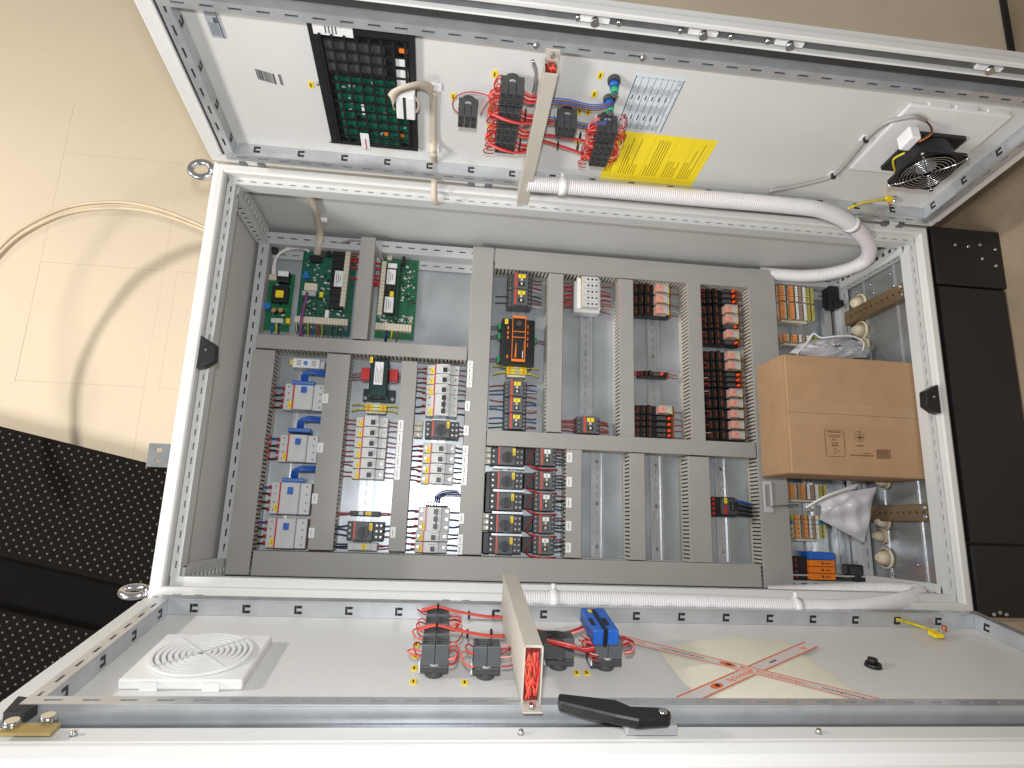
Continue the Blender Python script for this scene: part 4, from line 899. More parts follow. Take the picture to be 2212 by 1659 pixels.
# ------------------------------------------------------------------ cabinet floor: struts, grommets, box, bags
BRN = mat('passivated_strut', (134, 112, 84), .42, .55, .15, 16)
zf = ZB + .0265
for x, l in ((.322, 'brown perforated strut beside the black cable clamp'), (-.252, 'brown perforated strut under the plastic bag edge')):
    t = thing('strut', l, 'strut', (x, .19, zf)); f = lambda a, b, c, x=x: Vector((x + b, a, zf + c))
    part('top', perf(f, .045, .345, -.019, .019, .022, .0245, .022, .006, .006), BRN, t); part('flange', MB(f).box(.045, .345, -.021, -.0192, .0025, .0245), BRN, t); part('flange', MB(f).box(.045, .345, .0192, .021, .0025, .0245), BRN, t)
    part('strut_foot', MB(f).box(.05, .34, -.018, .018, .0023, .006), BRN, t)
    for s in (-.011, .011): part('strut_bolt', MB(lambda a, b, c, x=x, s=s: Vector((x + s + a, .052 + b, zf + .025 + c))).cyl(0, 0, .005, 0, .007, 10), CHROME, t)
GL = ['cream rubber grommet between the black clamp and the brown strut', 'cream rubber grommet on the box side of the brown strut', 'cream rubber grommet half hidden by the crumpled bag', 'cream rubber grommet close to the lower face of the cardboard box', 'cream rubber grommet partly under the strut by the sachet', 'smaller cream rubber grommet just past the strut by the sachet', 'large cream rubber grommet nearest the left side panel']
GR = mat('rubber_grommet', (212, 198, 170), .55, 0, .06, 40)
for k, (u, v) in enumerate(((1852, 655), (1855, 714), (1862, 745), (1905, 1040), (1906, 1128), (1900, 1158), (1908, 1205))):
    d = ray(u, v); c = CAM + d * ((zf + .012 - CAM.z) / d.z); r = .03 if k in (0, 1, 6) else .022
    t = thing('cable_grommet', GL[k], 'grommet', (c.x, c.y, zf), 'cable grommets in the cabinet floor')
    f = lambda a, b, h, c=c: Vector((c.x + a, c.y + b, zf + h))
    part('flange', MB(f).cyl(0, 0, r, .0025, .008, 20, r * .9), GR, t); part('cone', MB(f).cyl(0, 0, r * .82, .0082, .03, 20, r * .3), GR, t)
for x, y in ((.40, .12), (.40, .2), (.40, .26), (.36, .11), (.37, .19), (-.42, .12), (-.42, .17), (-.41, .22), (-.38, .13)):
    part('floor_screw', MB(lambda a, b, h, x=x, y=y: Vector((x + a, y + b, zf + h))).cyl(0, 0, .005, .0, .004, 10, .003), CHROME, cab)
# cardboard box
X0, X1, Y0, Y1, Z0, Z1 = -.172, .127, .052, .185, ZB + .0285, ZB + .396
t = thing('cardboard_box', 'closed brown cardboard box with printed marks standing on the cabinet floor', 'box', (-.02, .12, Z0))
part('carton', MB().box(X0, X1, Y0, Y1, Z0, Z1), CARD, t, .004)
BF = Frame((0, Y0 - .0002, ZB), (0, 0, -1), (1, 0, 0)); PR = mat('carton_print', (104, 76, 48), .8, 0, .2, 80)
part('flap_seam', BF.mb().box(-.394, -.03, -.0212, -.0204, 0, .0004), PR, t)
part('packing_tape', BF.mb().box(-.394, -.03, -.052, .008, -.0001, .0003), mat('tape', (170, 138, 106), .45, 0, .05, 20), t)
part('flap', MB().box(X0 + .002, X1 - .002, Y0 + .002, (Y0 + Y1) / 2 - .0006, Z1 + .0002, Z1 + .003), CARD, t); part('flap', MB().box(X0 + .002, X1 - .002, (Y0 + Y1) / 2 + .0006, Y1 - .002, Z1 + .0002, Z1 + .003), CARD, t)
def pr(u, v, du, dv, name='print_mark'):
    p, q, dp, dq = BF.rect(u, v, du, dv, .0003); part(name, BF.mb().box(p - dp / 2, p + dp / 2, q - dq / 2, q + dq / 2, .0, .0004), PR, t)
for x in ((1801, 929, 37, 1), (1807, 986, 37, 1), (1783, 957, 1, 58), (1824, 957, 1, 58), (1801, 933, 29, 2.5), (1801, 940, 29, 1.5), (1802, 944, 25, 1.5), (1802, 950, 8, 2), (1803, 957, 15, 2), (1804, 962, 13, 3), (1858, 963, 15, 2.5), (1862, 984, 52, 2.2), (1873, 980, 18, 1.4)): pr(*x)
for k in range(14): pr(1894 + k * 2.2, 981, 1.3 if k % 3 else .7, 20, 'barcode_bar')
p, q = BF.px(1856, 943, 0); part('globe_mark', BF.mb().ring(p, q, .0125, .0132, 0, .0004, 24), PR, t); part('globe_mark', BF.mb().ring(p, q, .006, .0068, 0, .0004, 18), PR, t); pr(1858, 945, 14, 2.5); pr(1857, 943, 1.2, 22)
p, q = BF.px(1806, 974, 0); part('recycle_mark', BF.mb().ring(p, q, .007, .0084, 0, .0004, 3), PR, t)
# plastic bags
BAG = mat('white_plastic_bag', (206, 204, 208), .3, 0, .08, 12, .0, 60, alpha=.9)
def bag(name, lab, pts, seed, bulge):
    """pts: outline (world points) in order; a puffed sheet between them"""
    random.seed(seed); c = sum(pts, Vector()) / len(pts); n = Vector((0, -1, .25)).normalized(); t = thing(name, lab, 'bag', (c.x, c.y, min(p.z for p in pts)))
    m = MB(); nb = len(pts); rings = 6; vs = []; K = 5
    ol = []
    for i in range(nb):
        for k in range(K): ol.append(pts[i].lerp(pts[(i + 1) % nb], k / K))
    N = len(ol); th = [random.uniform(-1, 1) for _ in range(N)]
    for side in (1, -1):
        for r in range(rings + 1):
            f = r / rings
            for i in range(N):
                wr = .010 * math.sin(i * 1.7 + r * 2.1 + seed) * f * (1 - f) * 4 + .004 * th[i] * (1 - f)
                vs.append(ol[i].lerp(c, f * .97) + n * (side * bulge * math.sin(f * 1.57) ** .7 * (1 if side > 0 else .4) + wr * (side > 0)))
    fs = []; M = (rings + 1) * N
    for s in range(2):
        for r in range(rings):
            for i in range(N):
                j = (i + 1) % N; q4 = [s * M + r * N + i, s * M + r * N + j, s * M + (r + 1) * N + j, s * M + (r + 1) * N + i]; fs.append(q4 if s else q4[::-1])
        fs.append([s * M + rings * N + i for i in range(N)])
    m.add(vs, fs, True); part('film', m, BAG, t); return t
t = bag('plastic_bag', 'crumpled white plastic bag of parts above the cardboard box', [atY(*x) for x in ((1705, 762, .2), (1730, 742, .21), (1790, 728, .22), (1845, 735, .22), (1880, 758, .21), (1872, 772, .2), (1790, 775, .2))], 3, .025)
P = [atY(*x) for x in ((1722, 765, .19), (1745, 740, .2), (1757, 722, .2), (1775, 730, .2), (1810, 727, .19), (1845, 728, .19), (1866, 742, .19), (1862, 765, .2))]
part('strap', MB().strap(crom(P, 6), (0, .004, -.004), .0015), WHITE, t)
def sachet(name, lab, c4, bulge, seed):
    c = sum(c4, Vector()) / 4; t = thing(name, lab, 'bag', (c.x, c.y, min(p.z for p in c4))); n = 14; m = MB(); vs = []
    for sd in (1, -1):
        for i in range(n + 1):
            for j in range(n + 1):
                a, b2 = i / n, j / n; P0 = c4[0].lerp(c4[1], a).lerp(c4[3].lerp(c4[2], a), b2); e = min(1, 6 * a) * min(1, 6 * (1 - a)) * min(1, 6 * b2) * min(1, 6 * (1 - b2))
                z_ = sd * bulge * max(0, math.sin(3.14159 * a) * math.sin(3.14159 * b2)) ** .6 + e * (.006 * math.sin(5 * a + 9 * b2 + seed) + .004 * math.sin(17 * a - 6 * b2)) + .004 * math.sin(9 * b2 + seed) * (1 - e)
                vs.append(P0 + Vector((0, -z_, z_ * .2)))
    N = n + 1; fs = []
    for sd in range(2):
        for i in range(n):
            for j in range(n): q4 = [sd * N * N + i * N + j, sd * N * N + i * N + j + 1, sd * N * N + (i + 1) * N + j + 1, sd * N * N + (i + 1) * N + j]; fs.append(q4 if sd else q4[::-1])
    m.add(vs, fs, True); part('film', m, BAG, t); return t
t = sachet('plastic_sachet', 'smooth white plastic sachet tucked under the cardboard box', [atY(*x) for x in ((1775, 1072, .18), (1892, 1052, .15), (1868, 1172, .18), (1772, 1122, .2))], .018, 2)
P = [atY(*x) for x in ((1742, 1098, .16), (1775, 1078, .14), (1815, 1062, .14), (1852, 1050, .15))]
part('strap', MB().strap(crom(P, 6), (0, .003, -.007), .0012), WHITE, t)
# small inspection window and tool on the wide duct
t = thing('sight_holder', 'pale plastic holder with a steel pin on the widest duct', 'holder', PL.w(*PL.px(1660, 1073, HD), HD))
p, q, dp, dq = PL.rect(1660, 1073, 18, 68, HD + .006); hm = PL.mb()
for x in ((p - dp / 2, p - dp / 2 + .004, q - dq / 2, q + dq / 2), (p + dp / 2 - .004, p + dp / 2, q - dq / 2, q + dq / 2), (p - dp / 2 + .0041, p + dp / 2 - .0041, q - dq / 2, q - dq / 2 + .016), (p - dp / 2 + .0041, p + dp / 2 - .0041, q + dq / 2 - .01, q + dq / 2)): hm.box(*x, HD + .0002, HD + .006)
part('holder_frame', hm, mat('pale_grey', (190, 190, 186), .4), t, .001); bwire(t, [(1662, 1095, HD + .008), (1700, 1092, HD + .006), (1724, 1090, HD - .005)], .0024, CHROME, name='pin')
random.seed(11)
def dw(F, root, pts, r, m, k=5, name='wire'): return bwire(root, pts, r, m, k, F, name)
def dmb(F, root, name, u, v, du, dv, h0, h1, m, bev=0.0): return bx(root, name, u, v, du, dv, h0, h1, m, bev, 0, F)
def dthing(F, name, lab, cat, u, v, group=None): p, q = F.px(u, v, 0); return thing(name, lab, cat, F.w(p, q, 0), group)
def prect(F, c, h):
    P = [F.px(u, v, h) for u, v in c]; return (P[0][0] + P[3][0]) / 2, (P[1][0] + P[2][0]) / 2, (P[2][1] + P[3][1]) / 2, (P[0][1] + P[1][1]) / 2   # p0 p1 q0 q1
def dtag(F, u, v, lab, wpx=9, hpx=9):
    p, q, dp, dq = F.rect(u, v, wpx, hpx, .0005); t = thing('door_tag', lab[0], 'tag', F.w(p, q, 0), lab[1])
    part('plate', F.mb().box(p - .005, p + .005, q - .008, q + .008, .0004, .0016), YEL, t); part('print', F.mb().box(p - .0015, p + .001, q - .005, q + .005, .0017, .0019), INK, t)

# ---------------------------------------------------------------- right door: operator panel
C = [(662, 31), (895, 60), (906, 316), (719, 299)]
p0, p1, q0, q1 = prect(DT, C, .0)
t = thing('operator_panel', 'black rear of an operator panel with green board behind a black grid', 'panel', DT.w((p0 + p1) / 2, (q0 + q1) / 2, 0))
part('housing', DT.mb().box(p0, p1, q0, q1, .0006, .006), BLACK, t, .001)
rim = DT.mb()
for x in ((p0, p0 + .016, q0, q1), (p1 - .012, p1, q0, q1), (p0 + .0161, p1 - .0121, q0, q0 + .010), (p0 + .0161, p1 - .0121, q1 - .02, q1)): rim.box(*x, .0061, .014)
part('rim', rim, BLACK, t, .001)
P_ = p1 - p0; Q_ = q1 - q0
part('circuit_board', DT.mb().box(p0 + P_ * .16, p1 - P_ * .10, q0 + Q_ * .05, q0 + Q_ * .60, .0062, .0076), mat('panel_board', (14, 88, 64), .35, 0, .25, 60), t)
part('driver_board', DT.mb().box(p0 + P_ * .12, p1 - P_ * .3, q0 + Q_ * .63, q0 + Q_ * .88, .0062, .0080), DGREY, t)
for a, b, c, d, m in ((.80, .92, .56, .72, WHITE), (.80, .90, .74, .80, WHITE), (.84, .92, .84, .88, ORANGE), (.62, .67, .12, .15, ORANGE), (.80, .84, .12, .145, ORANGE), (.40, .45, .30, .36, WHITE), (.40, .44, .38, .40, WHITE), (.3, .8, .02, .045, GRN), (.74, .78, .5, .55, CREAM)):
    part('component', DT.mb().box(p0 + P_ * a, p0 + P_ * b, q0 + Q_ * c, q0 + Q_ * d, .0078, .0105), m, t)
for k in range(70):
    a, b = random.uniform(.18, .88), random.uniform(.06, .58); part('chip', DT.mb().box(p0 + P_ * a, p0 + P_ * a + random.choice((.003, .006, .01)), q0 + Q_ * b, q0 + Q_ * b + random.choice((.002, .004, .006)), .0077, .0095), random.choice((BLACK, GRN, GRN, LGREY, BLACK)), t)
for k in range(8): part('grid_bar', DT.mb().box(p0 + P_ * (.09 + .115 * k), p0 + P_ * (.113 + .115 * k), q0 + .0105, q1 - .0205, .0125, .0170), BLACK, t)
for k in range(11): part('grid_bar', DT.mb().box(p0 + .0162, p1 - .0122, q0 + Q_ * (.08 + .08 * k), q0 + Q_ * (.095 + .08 * k), .0110, .0124), BLACK, t)
s = part('sticker', DT.mb().box(p0 + P_ * .05, p0 + P_ * .42, q1 - .024, q1 - .001, .0142, .0146), WHITE, t)
for k in range(4): part('print_line', DT.mb().box(p0 + P_ * .16 + k * .006 - .0, p0 + P_ * .16 + k * .006 + .0025, q1 - .020, q1 - .005, .0147, .0149), MGREY, s)
for u, v in ((652, 25), (777, 41), (900, 54), (715, 304), (813, 313), (909, 322), (687, 180)):
    p, q = DT.px(u, v, .001); part('corner_screw', DT.mb().cyl(p, q, .0038, .0006, .005, 10, .0028), CHROME, t)
tb = dmb(DT, t, 'hanging_tab', 789, 306, 18, 32, .016, .018, WHITE); dw(DT, t, [(789, 300, .0185), (790, 310, .019), (792, 322, .019)], .001, WR)
# ribbon cable with connector
t = dthing(DT, 'ribbon_cable', 'beige ribbon cable looping from a white connector over the door edge', 'cable', 880, 230)
def RP(u, v, h): return DT.w(*DT.px(u, v, h), h)
P = [RP(850, 229, .03), RP(846, 212, .045), RP(858, 197, .05), RP(885, 187, .045), RP(912, 183, .03), RP(930, 192, .014), RP(936, 206, .006)]
part('ribbon_loop', MB().strap(crom(P, 6), (0, .0085, -.001), .0008), RIB, t)
P = [RP(936, 200, .007), RP(936, 250, .006), RP(936, 300, .008), RP(936, 325, .022), RP(937, 338, .034), atY(937, 360, -.045), atY(938, 395, -.028), atY(938, 425, -.012), atY(941, 438, .004), atY(948, 441, .012)]
part('ribbon', MB().strap(crom(P, 6), (0, 0, -.0075), .0008), RIB, t)
c = dmb(DT, t, 'connector', 876, 235, 40, 48, .02, .045, WHITE, .002); dmb(DT, c, 'connector_slot', 874, 235, 6, 46, .0452, .0458, INK)
for u, v in ((941, 190), (936, 322)): dmb(DT, t, 'clip', u, v, 26, 16, .0006, .005, WHITE, .001)
dw(DT, t, [(890, 245, .03), (902, 238, .03), (904, 222, .025), (896, 210, .02)], .003, RIB)
# barcode sticker print, tags and rating sticker
t = dthing(DT, 'barcode_print', 'small printed barcode on the bare door beside the operator panel', 'print', 580, 172)
for k in range(26): dmb(DT, t, 'bar', 554 + k * 1.9 + (8 if k > 21 else 0), 160 + k * .55, random.choice((.5, .8, 1.4)), 22, .0005, .0007, random.choice((INK, MGREY)))
dtag(DT, 672, 183, ('yellow tag beside the operator panel', None))
t = thing('rating_sticker', 'grey printed sticker with dark blue stripe near the door corner', 'sticker', DT.w(*DT.px(460, 40, 0), 0))
p0, p1, q0, q1 = prect(DT, [(427, -6), (462, -6), (489, 84), (457, 79)], .0005); q1 = DT.px(440, -8, .0005)[1]
part('sheet', DT.mb().box(p0, p1, q0, q1, .0005, .0009), mat('silver_sticker', (176, 180, 186), .4, .2, .04, 30), t); P_ = p1 - p0; Q_ = q1 - q0
part('stripe', DT.mb().box(p0 + P_ * .78, p0 + P_ * .84, q0, q1, .001, .0012), mat('navy_ink', (30, 30, 84), .5), t)
for k in range(9): part('print_line', DT.mb().box(p0 + P_ * (.12 + .07 * k), p0 + P_ * (.14 + .07 * k), q0 + Q_ * .06, q0 + Q_ * random.uniform(.3, .45), .001, .0012), MGREY, t); part('print_line', DT.mb().box(p0 + P_ * (.12 + .07 * k), p0 + P_ * (.14 + .07 * k), q0 + Q_ * .55, q0 + Q_ * random.uniform(.7, .92), .001, .0012), MGREY, t)
part('print_block', DT.mb().box(p0 + P_ * .5, p0 + P_ * .75, q0 + Q_ * .38, q0 + Q_ * .52, .001, .0012), MGREY, t)
text('CE', DT, p0 + P_ * .22, q0 + Q_ * .86, .001, .012, math.pi / 2, INK, t)
# table label
t = thing('data_label', 'white printed data label with black edges beside the yellow notice', 'label', DT.w(*DT.px(1405, 225, 0), 0))
p0, p1, q0, q1 = prect(DT, [(1372, 162), (1477, 174), (1428, 284), (1335, 277)], .0005); P_ = p1 - p0; Q_ = q1 - q0
part('sheet', DT.mb().box(p0 - .004, p1 + .002, q0 - .002, q1 + .006, .0005, .0008), mat('label_white', (214, 222, 226), .35, 0, .02, 20), t)
for a in (0, 1): part('edge', DT.mb().box(p0 + P_ * a - .0008, p0 + P_ * a + .0008, q0, q1, .0009, .0011), INK, t)
GP2 = mat('print_pale', (138, 146, 152), .6, 0, 0)
for a in (.14, .28, .42, .56, .68, .80, .90): part('rule', DT.mb().box(p0 + P_ * a - .0004, p0 + P_ * a + .0004, q0, q1, .0009, .0011), MGREY, t)
for b in (.33, .68, .98): part('rule', DT.mb().box(p0, p1, q0 + Q_ * b - .0003, q0 + Q_ * b + .0003, .0009, .0011), GP2, t)
for col, (b0, b1) in enumerate(((.01, .14), (.35, .54), (.7, .85))):
    for k in range(26):
        a = .02 + k * .034; part('print_line', DT.mb().box(p0 + P_ * a, p0 + P_ * (a + .014), q0 + Q_ * b0, q0 + Q_ * (b0 + (b1 - b0) * random.uniform(.6, 1)), .0009, .001), GP2, t)
for k in range(6):
    a = .06 + k * .145; part('print_word', DT.mb().box(p0 + P_ * a, p0 + P_ * (a + .03), q0 + Q_ * .2, q0 + Q_ * .3, .0009, .001), MGREY, t); part('print_word', DT.mb().box(p0 + P_ * a, p0 + P_ * (a + .03), q0 + Q_ * .58, q0 + Q_ * .66, .0009, .001), MGREY, t)
text('CE', DT, p0 + P_ * .965, q0 + Q_ * .78, .0009, P_ * .075, math.pi / 2, MGREY, t); text('EAC', DT, p0 + P_ * .965, q0 + Q_ * .9, .0009, P_ * .06, math.pi / 2, MGREY, t)
# yellow notice
t = thing('yellow_notice', 'bright yellow notice sheet with printed lines and warning triangle', 'notice', DT.w(*DT.px(1420, 340, 0), 0))
p0, p1, q0, q1 = prect(DT, [(1338, 283), (1551, 304), (1502, 389), (1293, 382)], .0005); P_ = p1 - p0; Q_ = q1 - q0; YS = mat('yellow_sheet', (252, 226, 44), .45, 0, .02, 10); YI = mat('yellow_print', (150, 124, 16), .6, 0, 0)
q0 -= Q_ * .12; Q_ = q1 - q0
part('sheet', DT.mb().box(p0, p1, q0, q1, .0005, .0009), YS, t)
blocks = ((.02, .11, .3), (.16, .36, 0), (.42, .60, 0), (.63, .78, 0), (.80, .93, 0))
for a0, a1_, st in blocks:
    n = int((a1_ - a0) / .026)
    for k in range(n): a = a0 + k * .026; part('print_line', DT.mb().box(p0 + P_ * a, p0 + P_ * (a + .0075), q0 + Q_ * .17, q0 + Q_ * (.17 + random.choice((.22, .35, .6, .72, .74))), .001, .0011), YI, t)
for a in (.135, .39, .615, .79, .95): part('rule', DT.mb().box(p0 + P_ * a, p0 + P_ * a + .0004, q0 + Q_ * .14, q1 - Q_ * .03, .001, .0011), YI, t)
pt, qt = p0 + P_ * .06, q1 - Q_ * .14; tri = DT.mb()
for i in range(3):
    A = [(pt - .012, qt), (pt + .008, qt + .014), (pt + .008, qt - .014)]; a = A[i]; b = A[(i + 1) % 3]; n = Vector((b[1] - a[1], a[0] - b[0])).normalized() * .0009
    tri.prism([(a[0] - n.x, a[1] - n.y), (b[0] - n.x, b[1] - n.y), (b[0] + n.x, b[1] + n.y), (a[0] + n.x, a[1] + n.y)], .001, .0013)
part('warning_triangle', tri, INK, t); part('warning_bolt', DT.mb().box(pt - .005, pt + .005, qt - .001, qt + .001, .001, .0013), INK, t)

# ---------------------------------------------------------------- push-button backs
def button(F, u, v, wpx, lab, group=None, h=.055, blocks=3, up=1):
    p, q = F.px(u, v, 0); w_ = (F.px(u + wpx / 2, v, h)[0] - F.px(u - wpx / 2, v, h)[0]) / 2 * 1.0
    t = thing('push_button', lab, 'push button', F.w(p, q, 0), group)
    part('ring_nut', F.mb().cyl(p, q, .015, .0006, .010, 20), DGREY, t, .001)
    d = -.006 * 1
    part('collar', F.mb().box(p - w_ * 1.0, p + w_ * 1.0, q - .017, q + .017, .0102, .022), DGREY, t, .002)
    part('latch', F.mb().ring(p, q + up * .012, .005, .008, .0222, .025, 12), STEEL, t)
    part('latch_lever', F.mb().box(p - w_ * 1.12, p - w_ * 1.02, q - .01, q + .008, .008, .026), WHITE, t)
    for k in range(blocks):
        a = p - w_ * .98 + 2 * w_ * .98 * k / blocks
        b = part('contact_block', F.mb().box(a + .0003, a + 2 * w_ * .98 / blocks - .0003, q - .0165, q + .0165, .0222, h), MGREY if F is DB else DGREY, t, .001)
        for s in (-1, 1):
            part('terminal_slot', F.mb().box(a + .002, a + .005, q + s * .010 - .002, q + s * .010 + .002, h, h + .0006), BLACK, b)
            part('terminal_slot', F.mb().box(a + .0062, a + .0085, q + s * .010 - .0015, q + s * .010 + .0015, h, h + .0006), BLACK, b)
        for e_ in (-.0045, .0045): part('terminal_slot', F.mb().box(a + .0025, a + 2 * w_ * .98 / blocks - .003, q + e_ - .0006, q + e_ + .0006, h, h + .0005), BLACK, b)
        part('center_rib', F.mb().box(a + .003, a + .0075, q - .003, q + .003, h, h + .0012), DGREY, b)
    return t, p, q, w_
TL = ('yellow tag beside a push button back on the right door', 'yellow door tags right'); BL = ('yellow tag beside a push button back on the left door', 'yellow door tags left')
def loops(F, t, p, q, w_, n, h, side, to=None, cols=None, reach=.022):
    cc = cols or [WR, WOR, WR, WPK, WOR]
    for k in range(n):
        c = cc[k % len(cc)]; qa = q - .013 + .026 * k / max(1, n - 1); R_ = reach * random.uniform(.55, 1.1); drop = random.uniform(.016, .040) * random.choice((-1, 1, -1))
        a = Vector((p + side * w_ * .98, qa, h - .012)); e = Vector((p + side * w_ * .96, qa + drop, h - .016 + random.uniform(-.006, .004)))
        P = [a, a + Vector((side * R_ * .6, drop * .06, .004)), a + Vector((side * R_, drop * .45, .004)), e + Vector((side * R_ * .65, -drop * .08, .002)), e]
        part('wire', MB().wtube([F.w(*x) for x in crom(P, 5)], .0012, 6), c, t)
RD = []
for k, (u, v) in enumerate(((1106, 170), (1101, 212), (1096, 248), (1092, 278))):
    t, p, q, w_ = button(DT, u, v, 54 - k * 2.5, 'dark push button back, %s from the door edge in the row of four' % ORDN[k], 'row of four button backs', .052); RD.append((t, p, q, w_))
    loops(DT, t, p, q, w_, 8, .05, -1); pd = DT.px(1165 - k * 8, v + 60, .02)
    for j in range(5): part('wire', MB().wtube([DT.w(*x) for x in crom([(p + w_, q - .012 + .006 * j, .04), (p + w_ + .014, q - .014 + .005 * j, .042), (pd[0], q - .022 + .004 * j, .03)], 5)], .0015, 6), [WOR, WR, WPK, WR, WOR][j], t)
    part('bundle_tie', DT.mb().box(p + w_ + .008, p + w_ + .0105, q - .018, q + .012, .032, .048), BLACK, t) if k in (1, 3) else None
    # harness strap crossing the block
    if k in (1, 3):
        for j in range(5): part('wire', MB().wtube([DT.w(*x) for x in crom([(p - w_ - .012, q + .004 + .001 * j, .05), (p - w_ * .3, q + .002 + .0012 * j, .06), (p + w_ + .006, q - .008 + .001 * j, .055), (pd[0], q - .022 + .002 * j, .035)], 6)], .0017, 6), [WOR, WR, WPK, WOR, WR][j], t)
t, p, q, w_ = button(DT, 1012, 217, 44, 'single dark push button back nearest the ribbon cable')
dw(DT, t, [(990, 245, .035), (979, 232, .03), (982, 212, .03), (1010, 199, .03), (1050, 205, .03), (1062, 215, .035)], .0012, WR); dw(DT, t, [(1038, 248, .035), (1044, 230, .035), (1054, 214, .04), (1064, 205, .04)], .0012, WPK)
t, p, q, w_ = button(DT, 1222, 240, 46, 'single dark push button back between duct and blue lamps'); dw(DT, t, [(1198, 263, .04), (1185, 262, .035), (1172, 266, .03)], .0012, WR); dw(DT, t, [(1198, 268, .04), (1184, 266, .035), (1172, 270, .03)], .0012, WOR)
for k, (u, v) in enumerate(((1308, 252), (1300, 284), (1292, 308))):
    t, p, q, w_ = button(DT, u, v, 46 - k * 2, 'dark push button back, %s from the lamps in the row of three' % ORDN[k], 'row of three button backs', .052); loops(DT, t, p, q, w_, 6, .05, 1, reach=.018); loops(DT, t, p, q, w_, 7, .05, -1)
    if k:
        pd = DT.px(1160, v + 40, .03)
        for j in range(6): part('wire', MB().wtube([DT.w(*x) for x in crom([(p - w_, q - .004 + .002 * j, .045), (p - w_ - .02, q + .002 + .001 * j - .004 * k, .03), (pd[0] + .02, q + .004 - .012 * (k == 1) + .001 * j, .02), (pd[0], q + .006 - .014 * (k == 1) + .001 * j, .02)], 6)], .0017, 6), [WOR, WR, WPK, WOR, WR, WR][j], t)
        for f_ in (.35, .75): part('bundle_tie', DT.mb().box(pd[0] + (p - w_ - pd[0]) * f_ - .0015, pd[0] + (p - w_ - pd[0]) * f_ + .0015, q - .004, q + .010, .016, .027), BLACK, t)
for (u, v), l in zip(((1069, 160), (1061, 238), (1058, 272), (1297, 163), (1284, 203), (1252, 240), (1271, 242), (1262, 272), (1248, 306), (979, 208)),
    ('beside the first button of the row of four', 'by the wires of the second button in the row of four', 'by the wires of the third button in the row of four', 'beside the outer blue and green lamp', 'beside the inner blue and green lamp', 'on the near side of the single button past the duct', 'beside the first button of the row of three', 'by the red wires of the row of three', 'by the last button of the row of three', 'beside the single button near the ribbon cable')): dtag(DT, u, v, ('yellow tag ' + l, TL[1]))
# indicator lamps
for k, (u, v) in enumerate(((1326, 170), (1316, 211))):
    t = dthing(DT, 'indicator_lamp', ('blue and green indicator lamp back above the other, by the white label', 'blue and green indicator lamp back next to the row of buttons')[k], 'lamp', u, v); p, q = DT.px(u, v, 0)
    part('nut', DT.mb().cyl(p, q, .0125, .0006, .010, 20), DGREY, t, .001); part('blue_body', DT.mb().cyl(p, q, .009, .0102, .022, 16), BLUE, t); part('green_plug', DT.mb().cyl(p, q, .0075, .0222, .036, 14), mat('lamp_green', (52, 172, 124), .4), t); part('cap', DT.mb().cyl(p, q, .005, .0362, .042, 12), MGREY, t)
    for j, c in enumerate((WB, WBR, WB, WBR)): dw(DT, t, [(u - 4, v + 44, .04), (u - 10, v + 52 + 3 * j, .04), (u - 50, v + 56 + 4 * j, .035), (u - 100, v + 45 + 4 * j, .035), (1188 - 10 * k, v + 42 + 5 * j, .03)], .0013, c)
# ---------------------------------------------------------------- door ducts
def door_duct(F, ua, va, ub, vb, hw, h, lab, qs, end):
    pa, qa = F.px(ua, va, h); pb, qb = F.px(ub, vb, h); p = (pa + pb) / 2; qlo, qhi = min(qa, qb), max(qa, qb)
    t = thing('door_duct', lab, 'cable duct', F.w(p, (qlo + qhi) / 2, 0))
    part('cover', F.mb().box(p - hw, p + hw, qlo, qhi, h - .004, h), DUCTL, t, .001)
    b = F.mb(); b.box(p - hw + .0008, p + hw - .0008, qlo, qhi, .0315, .033)
    for s in (-1, 1):
        a = qlo
        while a < qhi: e = min(a + .0032, qhi); b.box(p + s * (hw - .0008), p + s * (hw - .002), a, e, .0331, h - .0042); a += .0048
    part('slotted_base', b, DUCTL, t); part('wire_fill', F.mb().box(p - hw + .003, p + hw - .003, qlo + .004, qhi - .004, .034, h - .006), mat('wire_mass_red', (110, 24, 20), .6, 0, .6, 140), t)
    sgn = 1 if qs > 0 else -1; qe = qhi if sgn > 0 else qlo
    for k in range(int((h - .03) * 420)):
        x = p + random.uniform(-.6, .6) * hw; y = qe - sgn * .003
        part('wire', MB().wtube([F.w(*v) for v in crom([(x, y - sgn * .02, random.uniform(.038, h - .01)), (x + random.uniform(-.004, .004), y + sgn * .002, random.uniform(.038, h - .008)), (p + random.uniform(-.6, .6) * hw, y + sgn * .006, random.uniform(.036, h - .008)), (p + random.uniform(-.5, .5) * hw, y - sgn * .01, random.uniform(.038, h - .01))], 5)], .0016, 6), random.choice((WOR, WR, WOR, WOR, WBR)), t)
    part('end_bracket', F.mb().box(p - hw, p + hw, qe, qe + sgn * .028, .0315, .0335), DUCTL, t, .001); part('end_screw', F.mb().cyl(p, qe + sgn * .018, .0045, .034, .040, 10), CHROME, t)
    for s in (-1, 1): part('end_lip', F.mb().box(p + s * (hw - .002), p + s * hw, qe, qe + sgn * .006, .034, h), DUCTL, t)
    return t
door_duct(DT, 1187, 160, 1130, 440, .0135, .062, 'beige slotted cable duct across the right door with open wire end', 1, 1)
door_duct(DB, 1152, 1394, 1102, 1240, .0135, .112, 'beige slotted cable duct across the left door with open wire end', -1, 1)
t = dthing(DT, 'steel_handle', 'slim steel clip leaning on the side of the right door duct', 'clip', 1160, 170)
dw(DT, t, [(1150, 130, .05), (1158, 150, .055), (1156, 180, .06), (1152, 200, .06)], .003, CHROME)
